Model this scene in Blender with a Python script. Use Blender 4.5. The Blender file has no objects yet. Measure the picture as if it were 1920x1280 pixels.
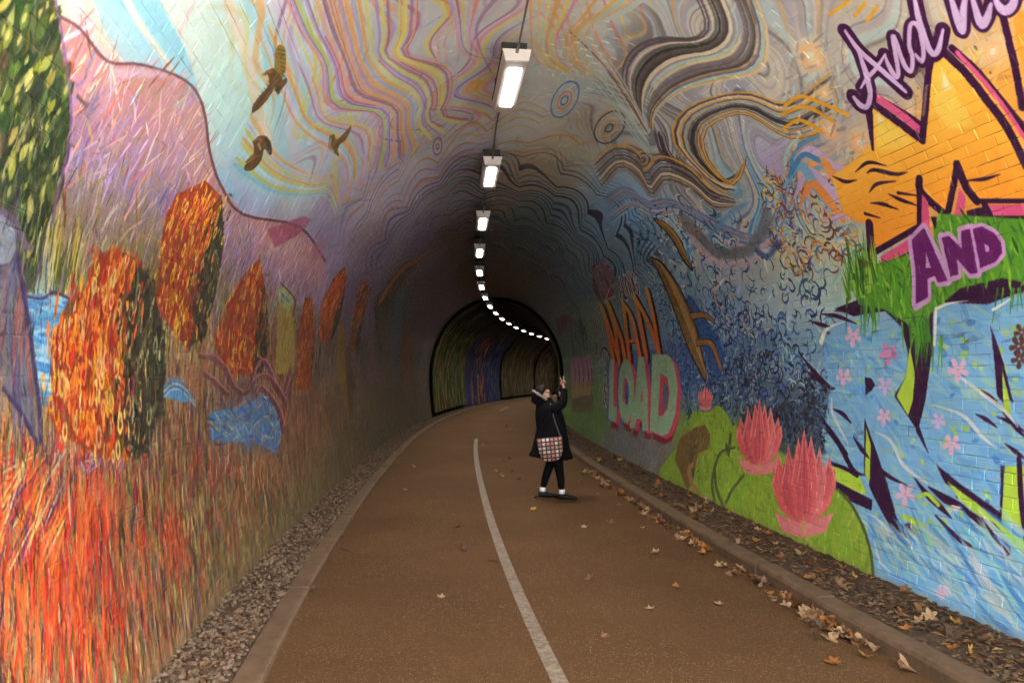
import bpy, bmesh, math, random
import numpy as np
from mathutils import Vector, Matrix
R = math.radians
random.seed(7)
rng = np.random.default_rng(11)
scene = bpy.context.scene

# ------------------------------------------------------------------ camera
F_PX = 1350.0; PITCH = .0484; CAM_H = 1.643          # focal length in photo pixels (1920 wide)
cam_d = bpy.data.cameras.new('camera'); cam = bpy.data.objects.new('camera', cam_d)
scene.collection.objects.link(cam); scene.camera = cam
cam_d.sensor_width = 36.0; cam_d.lens = F_PX / 1920 * 36.0
cam_d.clip_start = .05; cam_d.clip_end = 2000
cam.location = (0, 0, CAM_H); cam.rotation_euler = (math.pi/2 + PITCH, 0, 0)

# ------------------------------------------------------------------ overcast daylight outside the mouth
world_ = bpy.data.worlds.new('World'); scene.world = world_; world_.use_nodes = True
wn = world_.node_tree.nodes; wl = world_.node_tree.links
bg = wn['Background']; sky = wn.new('ShaderNodeTexSky'); sky.sky_type = 'NISHITA'; sky.sun_disc = False
SUN_EL, SUN_ROT = R(48), R(100)
sky.sun_elevation = SUN_EL; sky.sun_rotation = SUN_ROT; sky.dust_density = 4.0
hs = wn.new('ShaderNodeHueSaturation'); hs.inputs['Saturation'].default_value = .3
wl.new(sky.outputs[0], hs.inputs['Color']); wl.new(hs.outputs[0], bg.inputs['Color'])
bg.inputs['Strength'].default_value = .15
sd = bpy.data.lights.new('sun', 'SUN'); sun = bpy.data.objects.new('sun', sd); scene.collection.objects.link(sun)
sd.energy = 1.0; sd.angle = R(20); sd.color = (1, .97, .93)
sun.rotation_euler = (math.pi/2 - SUN_EL, 0, math.pi - SUN_ROT)
vs = scene.view_settings
vs.view_transform = 'Standard'; vs.look = 'None'; vs.gamma = 1; vs.use_curve_mapping = False
vs.exposure = 4.85
cy = scene.cycles
cy.use_denoising = True; cy.denoiser = 'OPENIMAGEDENOISE'
cy.max_bounces = 8; cy.diffuse_bounces = 5; cy.glossy_bounces = 2; cy.transmission_bounces = 2
cy.caustics_reflective = False; cy.caustics_refractive = False; cy.sample_clamp_indirect = 6
LAMP_EMISSION = 1.5; LAMP_WATT = 1.6
MOUTH_S = 0.5                                      # where the tunnel opens, behind the camera

# ------------------------------------------------------------------ the tunnel's line and profile
S_ = np.arange(-40, 100.01, .1)
K_ = np.where(S_ < 0, 0.0, np.interp(S_, [0, 10, 25, 100], [.0256, .0037, .0083, .0083]))
def cum(a): return np.concatenate([[0], np.cumsum(.5*(a[1:]+a[:-1])*np.diff(S_))])
I0 = int(np.argmin(abs(S_)))
T_ = cum(K_); T_ = T_ - T_[I0] - .2288
X_ = cum(np.sin(T_)); X_ = X_ - X_[I0] + 1.3417
Y_ = cum(np.cos(T_)); Y_ = Y_ - Y_[I0]
def cl(s): return np.interp(s, S_, X_), np.interp(s, S_, Y_), np.interp(s, S_, T_)
def at(s, off, z):
    x, y, t = cl(s)
    return np.stack([x + off*np.cos(t), y - off*np.sin(t), z + 0*x], -1)
def profile():
    z = np.linspace(0, 1.7, 60); q = np.sin(z/1.7*math.pi/2)
    a = np.linspace(math.pi, 0, 400)[1:-1]
    X = np.concatenate([-(2.47+.13*q), 2.6*np.cos(a), (2.42+.18*q)[::-1]])
    Z = np.concatenate([z, 1.7+3.0*np.sin(a), z[::-1]])
    return X, Z, np.concatenate([[0], np.cumsum(np.hypot(np.diff(X), np.diff(Z)))])
PX, PZ, PD = profile(); LP = PD[-1]; HALF = LP/2
def prof(v): return np.interp(v, PD, PX), np.interp(v, PD, PZ)
def wall(s, v, h=0.0):
    """point on the lining: s metres along, v metres round the arch from the left foot, h proud of it"""
    o, z = prof(v); o2, z2 = prof(np.clip(v+.02, 0, LP)); o1, z1 = prof(np.clip(v-.02, 0, LP))
    tx, tz = o2-o1, z2-z1; n = np.hypot(tx, tz)
    return at(s, o + tz/n*h, z - tx/n*h)
def proj(P):
    X, Y, Z = P[..., 0], P[..., 1], P[..., 2]-CAM_H
    c, s = math.cos(PITCH), math.sin(PITCH); d = Y*c+Z*s
    d = np.where(d < .05, .05, d)
    return 960+F_PX*X/d, 640-F_PX*(-Y*s+Z*c)/d, d
def ground_px(px, py, z=0.0):
    """where the sight line of a photo pixel meets the level z"""
    c, s = math.cos(PITCH), math.sin(PITCH); u = (640-py)/F_PX
    dx, dy, dz = (px-960)/F_PX, c-u*s, s+u*c
    t = (z-CAM_H)/dz
    return dx*t, dy*t
_gs = np.concatenate([np.arange(1., 10, .08), np.arange(10, 27.9, .2)]); _gv = np.linspace(0, LP, 200)
GS, GV = np.meshgrid(_gs, _gv); gx, gy, gd = proj(wall(GS, GV))
def sv(px, py):
    """where the sight line of a photo pixel meets the lining"""
    i = int(np.argmin((gx-px)**2+(gy-py)**2)); s, v = float(GS.flat[i]), float(GV.flat[i]); e = 1e-3
    for _ in range(3):
        A = proj(wall(np.array([s, s+e, s]), np.array([v, v, v+e])))
        x0, y0 = A[0][0], A[1][0]
        a, b, c, d = (A[0][1]-x0)/e, (A[0][2]-x0)/e, (A[1][1]-y0)/e, (A[1][2]-y0)/e
        det = a*d-b*c
        if abs(det) < 1e-6: break
        rx, ry = px-x0, py-y0
        s += float(np.clip((d*rx-b*ry)/det, -.1, .1)); v += float(np.clip((a*ry-c*rx)/det, -.1, .1))
        v = min(max(v, 0), LP)
    return s, v

# ------------------------------------------------------------------ the mural, painted on the lining in metres
S0, S1, SB = -1.5, 28.0, 8.0          # sheet A covers s = -1.5 .. 28, finer near the mouth
PS, PV = 190.0, 180.0                 # texels per metre along and round
WA = int((SB-S0)*PS + PS*SB*math.log(S1/SB)); HA = int(LP*PV)
def colu(s):
    s = np.asarray(s, float)
    return np.where(s < SB, (s-S0)*PS, (SB-S0)*PS + PS*SB*np.log(np.maximum(s, .1)/SB))
_c = np.arange(WA)+.5
SC = np.where(_c < (SB-S0)*PS, S0+_c/PS, SB*np.exp((_c-(SB-S0)*PS)/(PS*SB))).astype(np.float32)
VR = ((np.arange(HA)+.5)/PV).astype(np.float32)
def C(*c): return np.array(c, np.float32)/255
def vnoise(S, V, fs, fv, seed):
    r = np.random.default_rng(seed).random((64, 64), dtype=np.float32)
    a = S*fs+100; b = V*fv+100
    ia = np.floor(a).astype(np.int32); ib = np.floor(b).astype(np.int32)
    fa = a-ia; fb = b-ib; fa = fa*fa*(3-2*fa); fb = fb*fb*(3-2*fb)
    ia0 = ia & 63; ia1 = (ia+1) & 63; ib0 = ib & 63; ib1 = (ib+1) & 63
    return (r[ib0, ia0]*(1-fa)+r[ib0, ia1]*fa)*(1-fb)+(r[ib1, ia0]*(1-fa)+r[ib1, ia1]*fa)*fb - .5

# --- broad colour, from anchors picked on the walls
ANCH = '''
60 30 190 195 170;200 20 213 226 207;300 60 208 228 218;420 60 199 232 228;480 160 178 231 228;420 200 184 231 228;470 330 157 198 228;560 330 177 198 205;540 20 197 204 240;650 60 182 188 211;620 160 187 193 228;740 100 172 182 234;830 60 172 182 228;850 200 167 186 240;700 250 172 177 217;900 150 172 182 217;880 60 177 182 228;1000 60 182 193 205;1000 200 172 186 188;1080 30 187 198 205;1100 120 172 198 211;1060 280 157 164 147;980 320 172 167 153;860 330 146 156 182;760 360 157 156 182;680 380 167 161 182;1200 60 177 193 205;1250 160 157 167 182;1350 60 136 140 159;1400 150 146 156 188;1300 250 146 156 176;1250 330 146 188 222;1180 380 116 167 222;1000 420 100 140 160;900 480 90 100 125;800 460 105 95 125;700 460 125 110 135;620 420 140 130 165;1450 250 172 182 217;1500 100 190 180 160;1560 150 205 195 165;1550 300 200 170 140;1450 380 157 198 234;1350 400 140 170 190;1400 460 175 180 185;1500 450 195 190 160;1580 520 170 195 180;1470 560 165 190 195;1300 480 140 170 185;1250 560 110 150 175;1180 470 105 140 165;1120 520 110 140 150;1350 600 120 150 185;1420 660 90 120 150;1320 690 70 100 150;1460 740 70 85 95;1500 680 120 150 165;1100 600 130 150 130;1085 650 120 140 115;1090 760 110 140 70;1120 800 95 125 70;1150 820 110 110 110;1230 850 120 115 115;1000 540 90 95 100;920 530 85 80 90;800 540 95 80 90;740 560 80 85 85;700 560 115 95 120;700 650 120 100 105;740 700 120 105 85;780 760 125 110 85;690 800 120 105 75;640 840 135 115 80;650 560 120 100 125;600 500 150 130 165;560 560 135 115 105;520 470 155 135 160;450 430 155 140 185;480 520 150 130 130;300 250 180 150 165;180 170 190 140 125;160 260 160 145 190;250 330 150 130 140;300 400 140 125 85;200 430 135 120 80;130 430 150 140 95;100 500 190 185 150;80 590 110 175 210;300 560 150 130 90;360 700 165 120 80;440 720 150 105 95;520 700 165 110 80;560 780 150 105 85;460 790 110 140 165;560 850 150 110 80;560 950 135 120 75;480 900 165 105 70;400 850 165 95 70;350 1000 150 115 65;440 1050 150 125 75;250 950 165 95 55;150 1000 195 85 45;60 1000 190 95 50;60 900 190 150 110;60 850 195 150 105;200 1100 185 90 60;300 1150 170 120 75;100 1200 180 105 65;250 1250 170 125 85;20 1270 175 95 60;330 850 120 90 60;1330 850 125 155 50;1400 900 125 155 50;1500 1000 125 155 50;1600 1050 120 150 55;1290 900 110 110 60;1660 800 125 165 195;1620 660 120 165 200;1800 700 120 170 205;1880 640 120 170 205;1800 850 115 165 200;1700 1000 130 170 185;1800 1050 130 180 190;1880 1150 110 160 190;1700 1120 125 165 185;1900 900 120 165 190;1900 400 215 145 60;1850 200 225 160 70
'''
an = []
for ln in ANCH.replace('\n', '').split(';'):
    x, y, r_, g_, b_ = map(float, ln.split()); s_, v_ = sv(x, y); an.append((s_, v_, r_, g_, b_))
an = np.array(an, np.float32)
def ls(s): return 3.2*np.log(np.maximum(s, -1.0)+3.0)
def broad(S, V):
    num = np.zeros(S.shape+(3,), np.float32); den = np.zeros(S.shape, np.float32); LS = ls(S)
    for a in an:
        d = (LS-ls(a[0]))**2+(V-a[1])**2; w = 1/(d*d+.0025)
        num += w[..., None]*a[2:]; den += w
    return num/den[..., None]/255
def upscale(a, H, W):
    h, w = a.shape[:2]
    yy = np.linspace(0, h-1, H); xx = np.linspace(0, w-1, W)
    y0 = np.minimum(yy.astype(int), h-2); x0 = np.minimum(xx.astype(int), w-2)
    fy = (yy-y0).astype(np.float32)[:, None, None]; fx = (xx-x0).astype(np.float32)[None, :, None]
    t = a[y0]*(1-fy)+a[y0+1]*fy
    return t[:, x0]*(1-fx)+t[:, x0+1]*fx
_q = 10
_SS, _VV = np.meshgrid(np.interp(np.linspace(0, WA-1, WA//_q), np.arange(WA), SC), np.linspace(0, LP, HA//_q))
_SS = _SS.astype(np.float32); _VV = _VV.astype(np.float32)
LOW = broad(_SS, _VV)
A = upscale(LOW, HA, WA).astype(np.float32)
def base_at(s, v):
    i = int(np.clip(v/LP*(LOW.shape[0]-1), 0, LOW.shape[0]-1)); j = int(np.clip(colu(s)/WA*(LOW.shape[1]-1), 0, LOW.shape[1]-1))
    return LOW[i, j]

# --- brushes
def box(s0, s1, v0, v1):
    c0, c1 = int(max(0, colu(s0))), int(min(WA, colu(s1)+2)); r0, r1 = int(max(0, v0*PV)), int(min(HA, v1*PV+2))
    return (c0, c1, r0, r1) if c1 > c0 and r1 > r0 else None
def stroke(s, v, ln, wd, ang, col, al=1.0, taper=.6):
    ca, sa = math.cos(ang), math.sin(ang); hl, hw = ln/2, wd/2
    b = box(s-hl*abs(ca)-hw, s+hl*abs(ca)+hw, v-hl*abs(sa)-hw, v+hl*abs(sa)+hw)
    if not b: return
    c0, c1, r0, r1 = b
    Sx = SC[c0:c1][None]-s; Vx = VR[r0:r1][:, None]-v
    t = (Sx*ca+Vx*sa)/hl; p = np.abs(-Sx*sa+Vx*ca)/hw
    m = np.clip((np.maximum(1-taper*t*t, 0)-p)*3.0, 0, 1)*(np.abs(t) < 1)*al
    A[r0:r1, c0:c1] += m[..., None]*(col-A[r0:r1, c0:c1])
def ring(s, v, rs, rv, th, col, al=1.0):
    b = box(s-rs-th, s+rs+th, v-rv-th, v+rv+th)
    if not b: return
    c0, c1, r0, r1 = b
    d = np.hypot((SC[c0:c1][None]-s)/rs, (VR[r0:r1][:, None]-v)/rv)
    m = np.clip(1.6-np.abs(d-1)*min(rs, rv)/th*1.6, 0, 1)*al
    A[r0:r1, c0:c1] += m[..., None]*(col-A[r0:r1, c0:c1])
def curve_sv(P, W, col, al=1.0, soft=1.5):
    """polyline with a width at every point, all in metres"""
    P = np.array(P); W = np.array(W, float)*.5
    wm = W.max()+.02
    b = box(P[:, 0].min()-wm, P[:, 0].max()+wm, P[:, 1].min()-wm, P[:, 1].max()+wm)
    if not b: return
    c0, c1, r0, r1 = b
    S = SC[c0:c1][None]; V = VR[r0:r1][:, None]; best = np.full((r1-r0, c1-c0), 9., np.float32)
    for i in range(len(P)-1):
        d = P[i+1]-P[i]; L2 = float(d@d)+1e-9
        t = np.clip(((S-P[i, 0])*d[0]+(V-P[i, 1])*d[1])/L2, 0, 1)
        e = np.hypot(S-P[i, 0]-t*d[0], V-P[i, 1]-t*d[1])-(W[i]+t*(W[i+1]-W[i]))
        np.minimum(best, e, out=best)
    m = np.clip(.5-best*PV/soft, 0, 1)*al
    c = col(S, V) if callable(col) else col
    A[r0:r1, c0:c1] += m[..., None]*(c-A[r0:r1, c0:c1])
def smooth(pts, n=4):
    if len(pts) < 3: return pts
    P = [np.array(p, float) for p in pts]; P = [2*P[0]-P[1]]+P+[2*P[-1]-P[-2]]; out = []
    for i in range(1, len(P)-2):
        for k in range(n):
            t = k/n
            out.append(.5*((2*P[i])+(P[i+1]-P[i-1])*t+(2*P[i-1]-5*P[i]+4*P[i+1]-P[i+2])*t*t+(3*P[i]-P[i-1]-3*P[i+1]+P[i+2])*t**3))
    out.append(P[-2]); return out
def curve(pts, w, col, al=1.0, sm=True, soft=1.5):
    """pts picked in the photo, w in photo pixels (one number or one per point); laid on the wall"""
    if not hasattr(w, '__len__'): w = [w]*len(pts)
    q = [(x, y, ww) for (x, y), ww in zip(pts, w)]
    if sm: q = smooth(q)
    P = [sv(a[0], a[1]) for a in q]
    W = []
    for i, a in enumerate(q):
        k0, k1 = max(i-1, 0), min(i+1, len(q)-1)
        tx, ty = q[k1][0]-q[k0][0], q[k1][1]-q[k0][1]; tl = math.hypot(tx, ty)+1e-6
        ts, tv = P[k1][0]-P[k0][0], P[k1][1]-P[k0][1]; sl = math.hypot(ts, tv)+1e-6
        e = sv(a[0]-ty/tl*2, a[1]+tx/tl*2); f = sv(a[0]+ty/tl*2, a[1]-tx/tl*2)
        c = abs((e[0]-f[0])*tv-(e[1]-f[1])*ts)/sl/4                     # metres across the stroke per photo pixel
        W.append(max(a[2], .3)*min(max(c, .002), .06))
    curve_sv(P, W, col, al, soft)
def poly_sv(P, col, al=1.0, feather=0):
    P = np.array(P); b = box(P[:, 0].min(), P[:, 0].max(), P[:, 1].min(), P[:, 1].max())
    if not b: return
    c0, c1, r0, r1 = b
    S = SC[c0:c1][None]; V = VR[r0:r1][:, None]; ins = np.zeros((r1-r0, c1-c0), bool)
    n = len(P)
    for i in range(n):
        (xa, ya), (xb, yb) = P[i], P[(i+1) % n]
        if ya == yb: continue
        ins ^= ((ya > V) != (yb > V)) & (S < (xb-xa)*(V-ya)/(yb-ya)+xa)
    m = ins.astype(np.float32)
    k = feather if feather else 1
    for _ in range(k):
        m[1:-1, 1:-1] = (m[1:-1, 1:-1]*2+m[:-2, 1:-1]+m[2:, 1:-1]+m[1:-1, :-2]+m[1:-1, 2:])/6
    m *= al
    c = col(S, V) if callable(col) else col
    A[r0:r1, c0:c1] += m[..., None]*(c-A[r0:r1, c0:c1])
def dense(pts, step=25):
    out = []
    for i in range(len(pts)):
        a, b = np.array(pts[i], float), np.array(pts[(i+1) % len(pts)], float)
        n = max(1, int(np.hypot(*(b-a))/step))
        out += [tuple(a+(b-a)*k/n) for k in range(n)]
    return out
def poly(pts, col, al=1.0, feather=0, sm=False):
    if sm: pts = [tuple(p) for p in smooth(list(pts)+[pts[0]])]
    P = [sv(*p) for p in dense(pts)]
    poly_sv(P, col, al, feather); return P
def outline(pts, w, col, sm=False): curve(list(pts)+[pts[0]], w, col, sm=sm)
def inside(P, n):
    P = np.array(P); lo, hi = P.min(0), P.max(0); out = []
    k = 0
    while len(out) < n and k < 40:
        q = lo+(hi-lo)*rng.random((n*2, 2)); ins = np.zeros(len(q), bool)
        for i in range(len(P)):
            (xa, ya), (xb, yb) = P[i], P[(i+1) % len(P)]
            if ya == yb: continue
            ins ^= ((ya > q[:, 1]) != (yb > q[:, 1])) & (q[:, 0] < (xb-xa)*(q[:, 1]-ya)/(yb-ya)+xa)
        out += list(q[ins]); k += 1
    return out[:n]
def area(P):
    P = np.array(P); return abs(np.sum(P[:, 0]*np.roll(P[:, 1], -1)-np.roll(P[:, 0], -1)*P[:, 1]))/2
def pick(pal): return pal[rng.integers(len(pal))]
def jit(c, k=.06): return np.clip(c+rng.normal(0, k, 3)*.6+rng.normal(0, k), 0, 1).astype(np.float32)

# --- general brushwork over everything
for i in range(9000):
    s = float(np.exp(rng.uniform(math.log(1.6), math.log(30)))-1.2); v = float(rng.uniform(0, LP)); u = v-HALF
    k = 1+max(0, s-6)*.05
    ang = math.pi/2+rng.normal(0, .25) if u < -2.6 else (rng.normal(.5, .6) if u > 2.6 else rng.normal(0, .8))
    stroke(s, v, rng.uniform(.1, .35)*k, rng.uniform(.02, .05)*k, ang, jit(base_at(s, v), .075), .75)

# --- the streaming sky on the crown: bands that follow a wandering line
RA = (int((HALF-3.6)*PV), int((HALF+4.3)*PV))
Sg, Vg = SC[None, :], VR[RA[0]:RA[1], None]; U = Vg-HALF
S2, V2 = np.broadcast_arrays(Sg, Vg)
n1 = vnoise(S2, V2, .55, .55, 3); n2 = vnoise(S2, V2, 1.3, 1.3, 4); n3 = vnoise(S2, V2, .3, .25, 5)
def bands(phi, w, pal, cover, al, thin=1.0):
    """coloured bands of width w along lines of equal phi"""
    k = np.floor(phi/w).astype(np.int32); f = phi/w-k
    kk = (k*7919+13) & 1023
    tab = np.random.default_rng(len(pal)+int(w*1000)); idx = tab.integers(0, len(pal), 1024); on = tab.random(1024) < cover; wd = tab.uniform(.25, .5, 1024)*thin
    m = np.clip((wd[kk]-np.abs(f-.5))*w*PV*.35, 0, 1)*on[kk]*al
    return m, np.array(pal, np.float32)[idx[kk]]
def lay(m, c):
    A[RA[0]:RA[1]] += m[..., None]*(c-A[RA[0]:RA[1]])
def win(x, a, b, e=.4): return np.clip((x-a)/e, 0, 1)*np.clip((b-x)/e, 0, 1)
PASTEL = [C(185, 190, 70), C(190, 185, 90), C(205, 120, 130), C(150, 130, 185), C(215, 140, 60), C(130, 90, 120), C(170, 165, 205), C(200, 150, 120), C(175, 195, 110)]
PALE = [C(145, 205, 222), C(220, 205, 185), C(200, 188, 218), C(200, 220, 165), C(165, 212, 215), C(225, 215, 190), C(120, 190, 220)]
DARK = [C(70, 68, 74), C(125, 124, 138), C(112, 110, 125), C(52, 50, 56), C(165, 202, 205), C(205, 198, 170), C(98, 96, 110), C(195, 150, 62), C(150, 198, 205), C(185, 190, 192), C(140, 140, 155), C(170, 205, 205), C(195, 200, 195)]
BLUE = [C(60, 130, 180), C(120, 115, 125), C(150, 195, 205), C(165, 150, 195), C(60, 95, 150), C(205, 165, 120), C(100, 150, 180)]
Uw = U+.20*np.sin(2.7*S2+1.1*U+1.5)+.13*np.sin(4.9*S2-1.9*U+4*n1)+.35*n1+.10*n2      # the lines wander and fold
Sw = S2+.16*np.sin(3.4*U+1.3*S2)+.08*np.sin(7.1*U+2.0)+.3*n1
wig = Uw-U
# pale upper left sky
m, c = bands(U+.5*S2*.35+.5*n1+.15*n2, .16, PALE, .8, .75); lay(m*win(U, -3.4, -1.9, .5)*win(S2, -2, 7, 1.5), c)
# rainbow streams left of the lamps
m, c = bands(U*1.0+wig+.12*S2, .085, PASTEL, .74, .8); lay(m*win(U, -2.9, -.05, .35)*win(S2, 3.2, 9.3, 1.2)*np.clip(1.5-2.2*np.maximum(0, -(U+2.1)+0*n1), 0, 1), c)
m, c = bands(U*1.0+wig+.12*S2+.05, .2, [C(100, 75, 120), C(140, 80, 95), C(215, 130, 60)], .5, .75, .28); lay(m*win(U, -2.3, -.1, .35)*win(S2, 4.2, 9, .8), c)
# warm fan just right of the lamps
m, c = bands(U*.7-.55*Sw+.4*n1, .09, [C(215, 130, 90), C(205, 110, 125), C(200, 195, 90), C(175, 190, 190), C(220, 160, 80)], .7, .75, .7); lay(m*win(U, -.35, 1.1, .4)*win(S2, 3, 7.4, .8), c)
# black and orange stream
phi2 = .62*(Uw+.15*np.sin(4.3*Sw+2.9*U)+.07*np.sin(8.3*S2-3.1*U+6*n1))-.42*(Sw+.13*np.sin(5.2*U-1.6*S2)+.06*np.sin(9.7*U+2.2*S2+5*n2))
wig2 = 0
mk = win(U, .45, 2.75, .35)*win(S2, 3.4, 9.2, .9)
lay(mk*.5, C(128, 134, 138)[None, None])
m, c = bands(phi2, .062, DARK, .9, .92, 1.15); lay(m*mk*.6, c)
m, c = bands(phi2+.05, .125, [C(38, 36, 40), C(44, 40, 44), C(210, 145, 40), C(210, 150, 50), C(40, 38, 42)], .85, .95, .33); lay(m*mk*.5, c)
# blue and lilac stream under it
mk = win(U, 2.0, 3.35, .4)*win(S2, 5.0, 10, .8)
m, c = bands(phi2*.9, .07, BLUE, .85, .85, 1.1); lay(m*mk, c)
# combed scallops deeper in
sc = .10*np.abs(np.sin(5.3*V2+3*n3))+.14*n1+.07*n2+.06*np.sin(3.1*V2+2*S2)
m, c = bands(S2*.55+sc*1.6+.35*U, .11, [C(165, 105, 55), C(150, 120, 60), C(110, 80, 90), C(170, 140, 70)], .7, .75, .5); lay(m*win(U, -1.5, 1.2, .5)*win(S2, 7.6, 12, .9), c)
m, c = bands(S2*.5-.4*U+sc*2.0, .12, [C(30, 60, 105), C(40, 85, 135), C(25, 35, 60), C(60, 110, 140), C(35, 45, 70), C(110, 150, 165)], .85, .9, .7); lay(m*win(U, -1.0, 3.0, .5)*win(S2, 9.2, 20, 1.4), c)
m, c = bands(S2*.5+.5*U+sc*2.0, .13, [C(120, 80, 60), C(90, 70, 110), C(150, 110, 60), C(70, 80, 120), C(150, 90, 80)], .7, .8, .5); lay(m*win(U, -3.0, -.2, .6)*win(S2, 7.8, 18, 1.4), c)
del m, c, n1, n2, n3, wig, wig2, phi2, sc, mk, U, S2, V2
def whirl(px, py, rx, ry, cols, n=4):
    s, v = sv(px, py); d = float(proj(wall(np.array(s), np.array(v)))[2])/F_PX
    for k in range(n):
        q = (k+1)/n; ring(s, v, max(rx*q*d*2.2, .02), max(ry*q*d, .02), .012, cols[k % len(cols)], .9)
for a in ((1058, 188, 40, 22, [C(60, 100, 160), C(200, 120, 80), C(150, 175, 190)]), (1142, 240, 38, 24, [C(55, 50, 50), C(190, 150, 80), C(150, 150, 140), C(50, 45, 45)]), (890, 162, 12, 16, [C(215, 140, 60)]), (820, 275, 30, 12, [C(110, 80, 100), C(170, 160, 190)]), (1310, 415, 12, 18, [C(200, 130, 110), C(205, 170, 150)]), (1205, 300, 20, 16, [C(60, 50, 45), C(170, 140, 80)])):
    whirl(*a)

# --- bundles of ribbons between two guide lines
def bundle(ga, gb, n, pal, fill=.95, edge=None, al=.92, wob=0.0):
    m_ = 22
    def res(g):
        q = np.array(smooth(g, 6)); d = np.concatenate([[0], np.cumsum(np.hypot(*np.diff(q, axis=0).T))]); t = np.linspace(0, d[-1], m_)
        return np.stack([np.interp(t, d, q[:, 0]), np.interp(t, d, q[:, 1])], 1)
    a, b = res(ga), res(gb); gap = np.hypot(*(b-a).T)/n
    last = None
    for k in range(n):
        f = (k+.5+rng.normal(0, .12))/n; c = pick(pal)
        while last is not None and np.allclose(c, last): c = pick(pal)
        last = c; i0, i1 = (0, m_) if rng.random() < .55 else sorted(rng.integers(0, m_, 2)+np.array([0, 0]))
        if i1-i0 < 9: i0, i1 = 0, m_
        pts = [tuple(x) for x in (a*(1-f)+b*f)[i0:i1]]
        w = [float(x) for x in (gap*fill*rng.uniform(.45, 1.15))[i0:i1]]; w[0] *= .3; w[-1] *= .3
        curve(pts, w, jit(c, .03), al, sm=False, soft=2.2)
        if edge is not None and rng.random() < .45: curve([(x+.4*ww, y+.4*ww) for (x, y), ww in zip(pts, w)], [max(1.2, ww*.22) for ww in w], jit(pick(edge), .02), .9, sm=False)
BLK_ = [C(46, 44, 48), C(60, 56, 58), C(205, 145, 45)]
DK2 = [C(66, 62, 66), C(104, 100, 110), C(205, 145, 45), C(200, 190, 155), C(46, 43, 46), C(150, 188, 190), C(84, 80, 88), C(200, 148, 55), C(122, 120, 130), C(52, 48, 50), C(72, 68, 70)]
bundle([(1410, -30), (1440, 60), (1430, 130), (1350, 150), (1280, 170), (1230, 210), (1225, 245)], [(1290, -30), (1320, 40), (1300, 70), (1230, 70), (1180, 95), (1165, 150), (1200, 225)], 18, DK2, .9, BLK_)
bundle([(1560, 130), (1480, 190), (1400, 170), (1320, 185), (1270, 215), (1260, 260), (1300, 310), (1345, 355), (1375, 365)], [(1560, 240), (1480, 260), (1400, 215), (1350, 225), (1320, 250), (1330, 300), (1370, 345), (1390, 330), (1400, 290)], 13, DK2, .95, BLK_)
bundle([(1225, 245), (1240, 290), (1290, 340), (1340, 370)], [(1260, 250), (1275, 290), (1320, 330), (1370, 372)], 5, [C(48, 45, 48), C(70, 66, 68), C(105, 100, 105)], 1.0, BLK_)
bundle([(1110, 300), (1150, 270), (1195, 280), (1205, 320), (1235, 290), (1290, 310), (1330, 350), (1375, 370)], [(1130, 360), (1165, 320), (1200, 345), (1225, 375), (1250, 345), (1300, 365), (1340, 395), (1385, 390)], 9, DK2, .85, BLK_)
bundle([(1130, 370), (1170, 345), (1210, 375), (1250, 370), (1300, 390), (1360, 420), (1420, 440), (1450, 400), (1470, 340)], [(1150, 420), (1190, 390), (1230, 410), (1270, 400), (1320, 430), (1370, 470), (1440, 470), (1480, 400), (1500, 340)], 11, BLUE, .85, [C(40, 80, 140), C(90, 90, 100)])
bundle([(1090, 30), (1130, 90), (1170, 150), (1215, 235)], [(1010, 130), (1090, 150), (1140, 200), (1220, 300)], 9, [C(150, 185, 185), C(95, 98, 100), C(200, 190, 150), C(60, 58, 60), C(160, 195, 195), C(200, 150, 60)], .55, None, .8)
bundle([(520, -30), (560, 60), (600, 120), (610, 200), (700, 215), (705, 280), (690, 330)], [(800, -30), (790, 60), (770, 100), (850, 120), (855, 170), (840, 210), (900, 215)], 24, PASTEL, .85, [C(100, 75, 120), C(140, 75, 95), C(220, 130, 50)], .85)
bundle([(480, 60), (520, 160), (560, 240), (640, 300), (650, 350)], [(540, 20), (600, 150), (620, 220), (700, 240), (690, 330)], 10, PASTEL+PALE, .8, None, .75)
bundle([(810, -30), (840, 40), (870, 110), (960, 100)], [(960, -30), (900, 40), (900, 90), (920, 140)], 9, PASTEL, .7, None, .8)
bundle([(985, -30), (990, 60), (1000, 110), (1040, 130)], [(1250, -30), (1180, 20), (1120, 50), (1110, 100), (1140, 150)], 13, [C(215, 140, 90), C(205, 115, 130), C(200, 195, 100), C(215, 160, 90), C(165, 195, 195)], .6, None, .85)
bundle([(470, 210), (520, 290), (590, 330), (620, 330), (640, 380)], [(430, 330), (500, 370), (560, 375), (610, 370), (630, 410)], 9, [C(190, 195, 90), C(130, 190, 215), C(215, 150, 80), C(180, 165, 205), C(160, 205, 215)], .7, None, .8)
# --- left wall: hills, trees, grass
HILL = [(108, 30), (150, 55), (200, 115), (265, 122), (345, 150), (380, 200), (394, 290), (415, 350), (455, 402), (560, 425), (610, 490), (600, 620), (420, 660), (110, 640), (100, 300)]
P = [sv(*p) for p in dense(HILL)]
def hillside(S, V):
    d = V-HALF+.28*vnoise(S+0*V, V+0*S, 1.4, 1.4, 61)+.14*vnoise(S+0*V, V+0*S, 5, 3, 62); t1 = np.clip((d+3.95)/.45, 0, 1)[..., None]; t2 = np.clip((d+3.55)/.4, 0, 1)[..., None]
    return (C(132, 112, 74)*(1-t1)+C(142, 118, 158)*t1)*(1-t2)+C(176, 118, 116)*t2
poly_sv(P, hillside, .8, 3)
HP = [C(185, 130, 120), C(165, 145, 195), C(150, 130, 90), C(195, 165, 170), C(135, 115, 70), C(140, 115, 165), C(200, 175, 160)]
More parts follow.
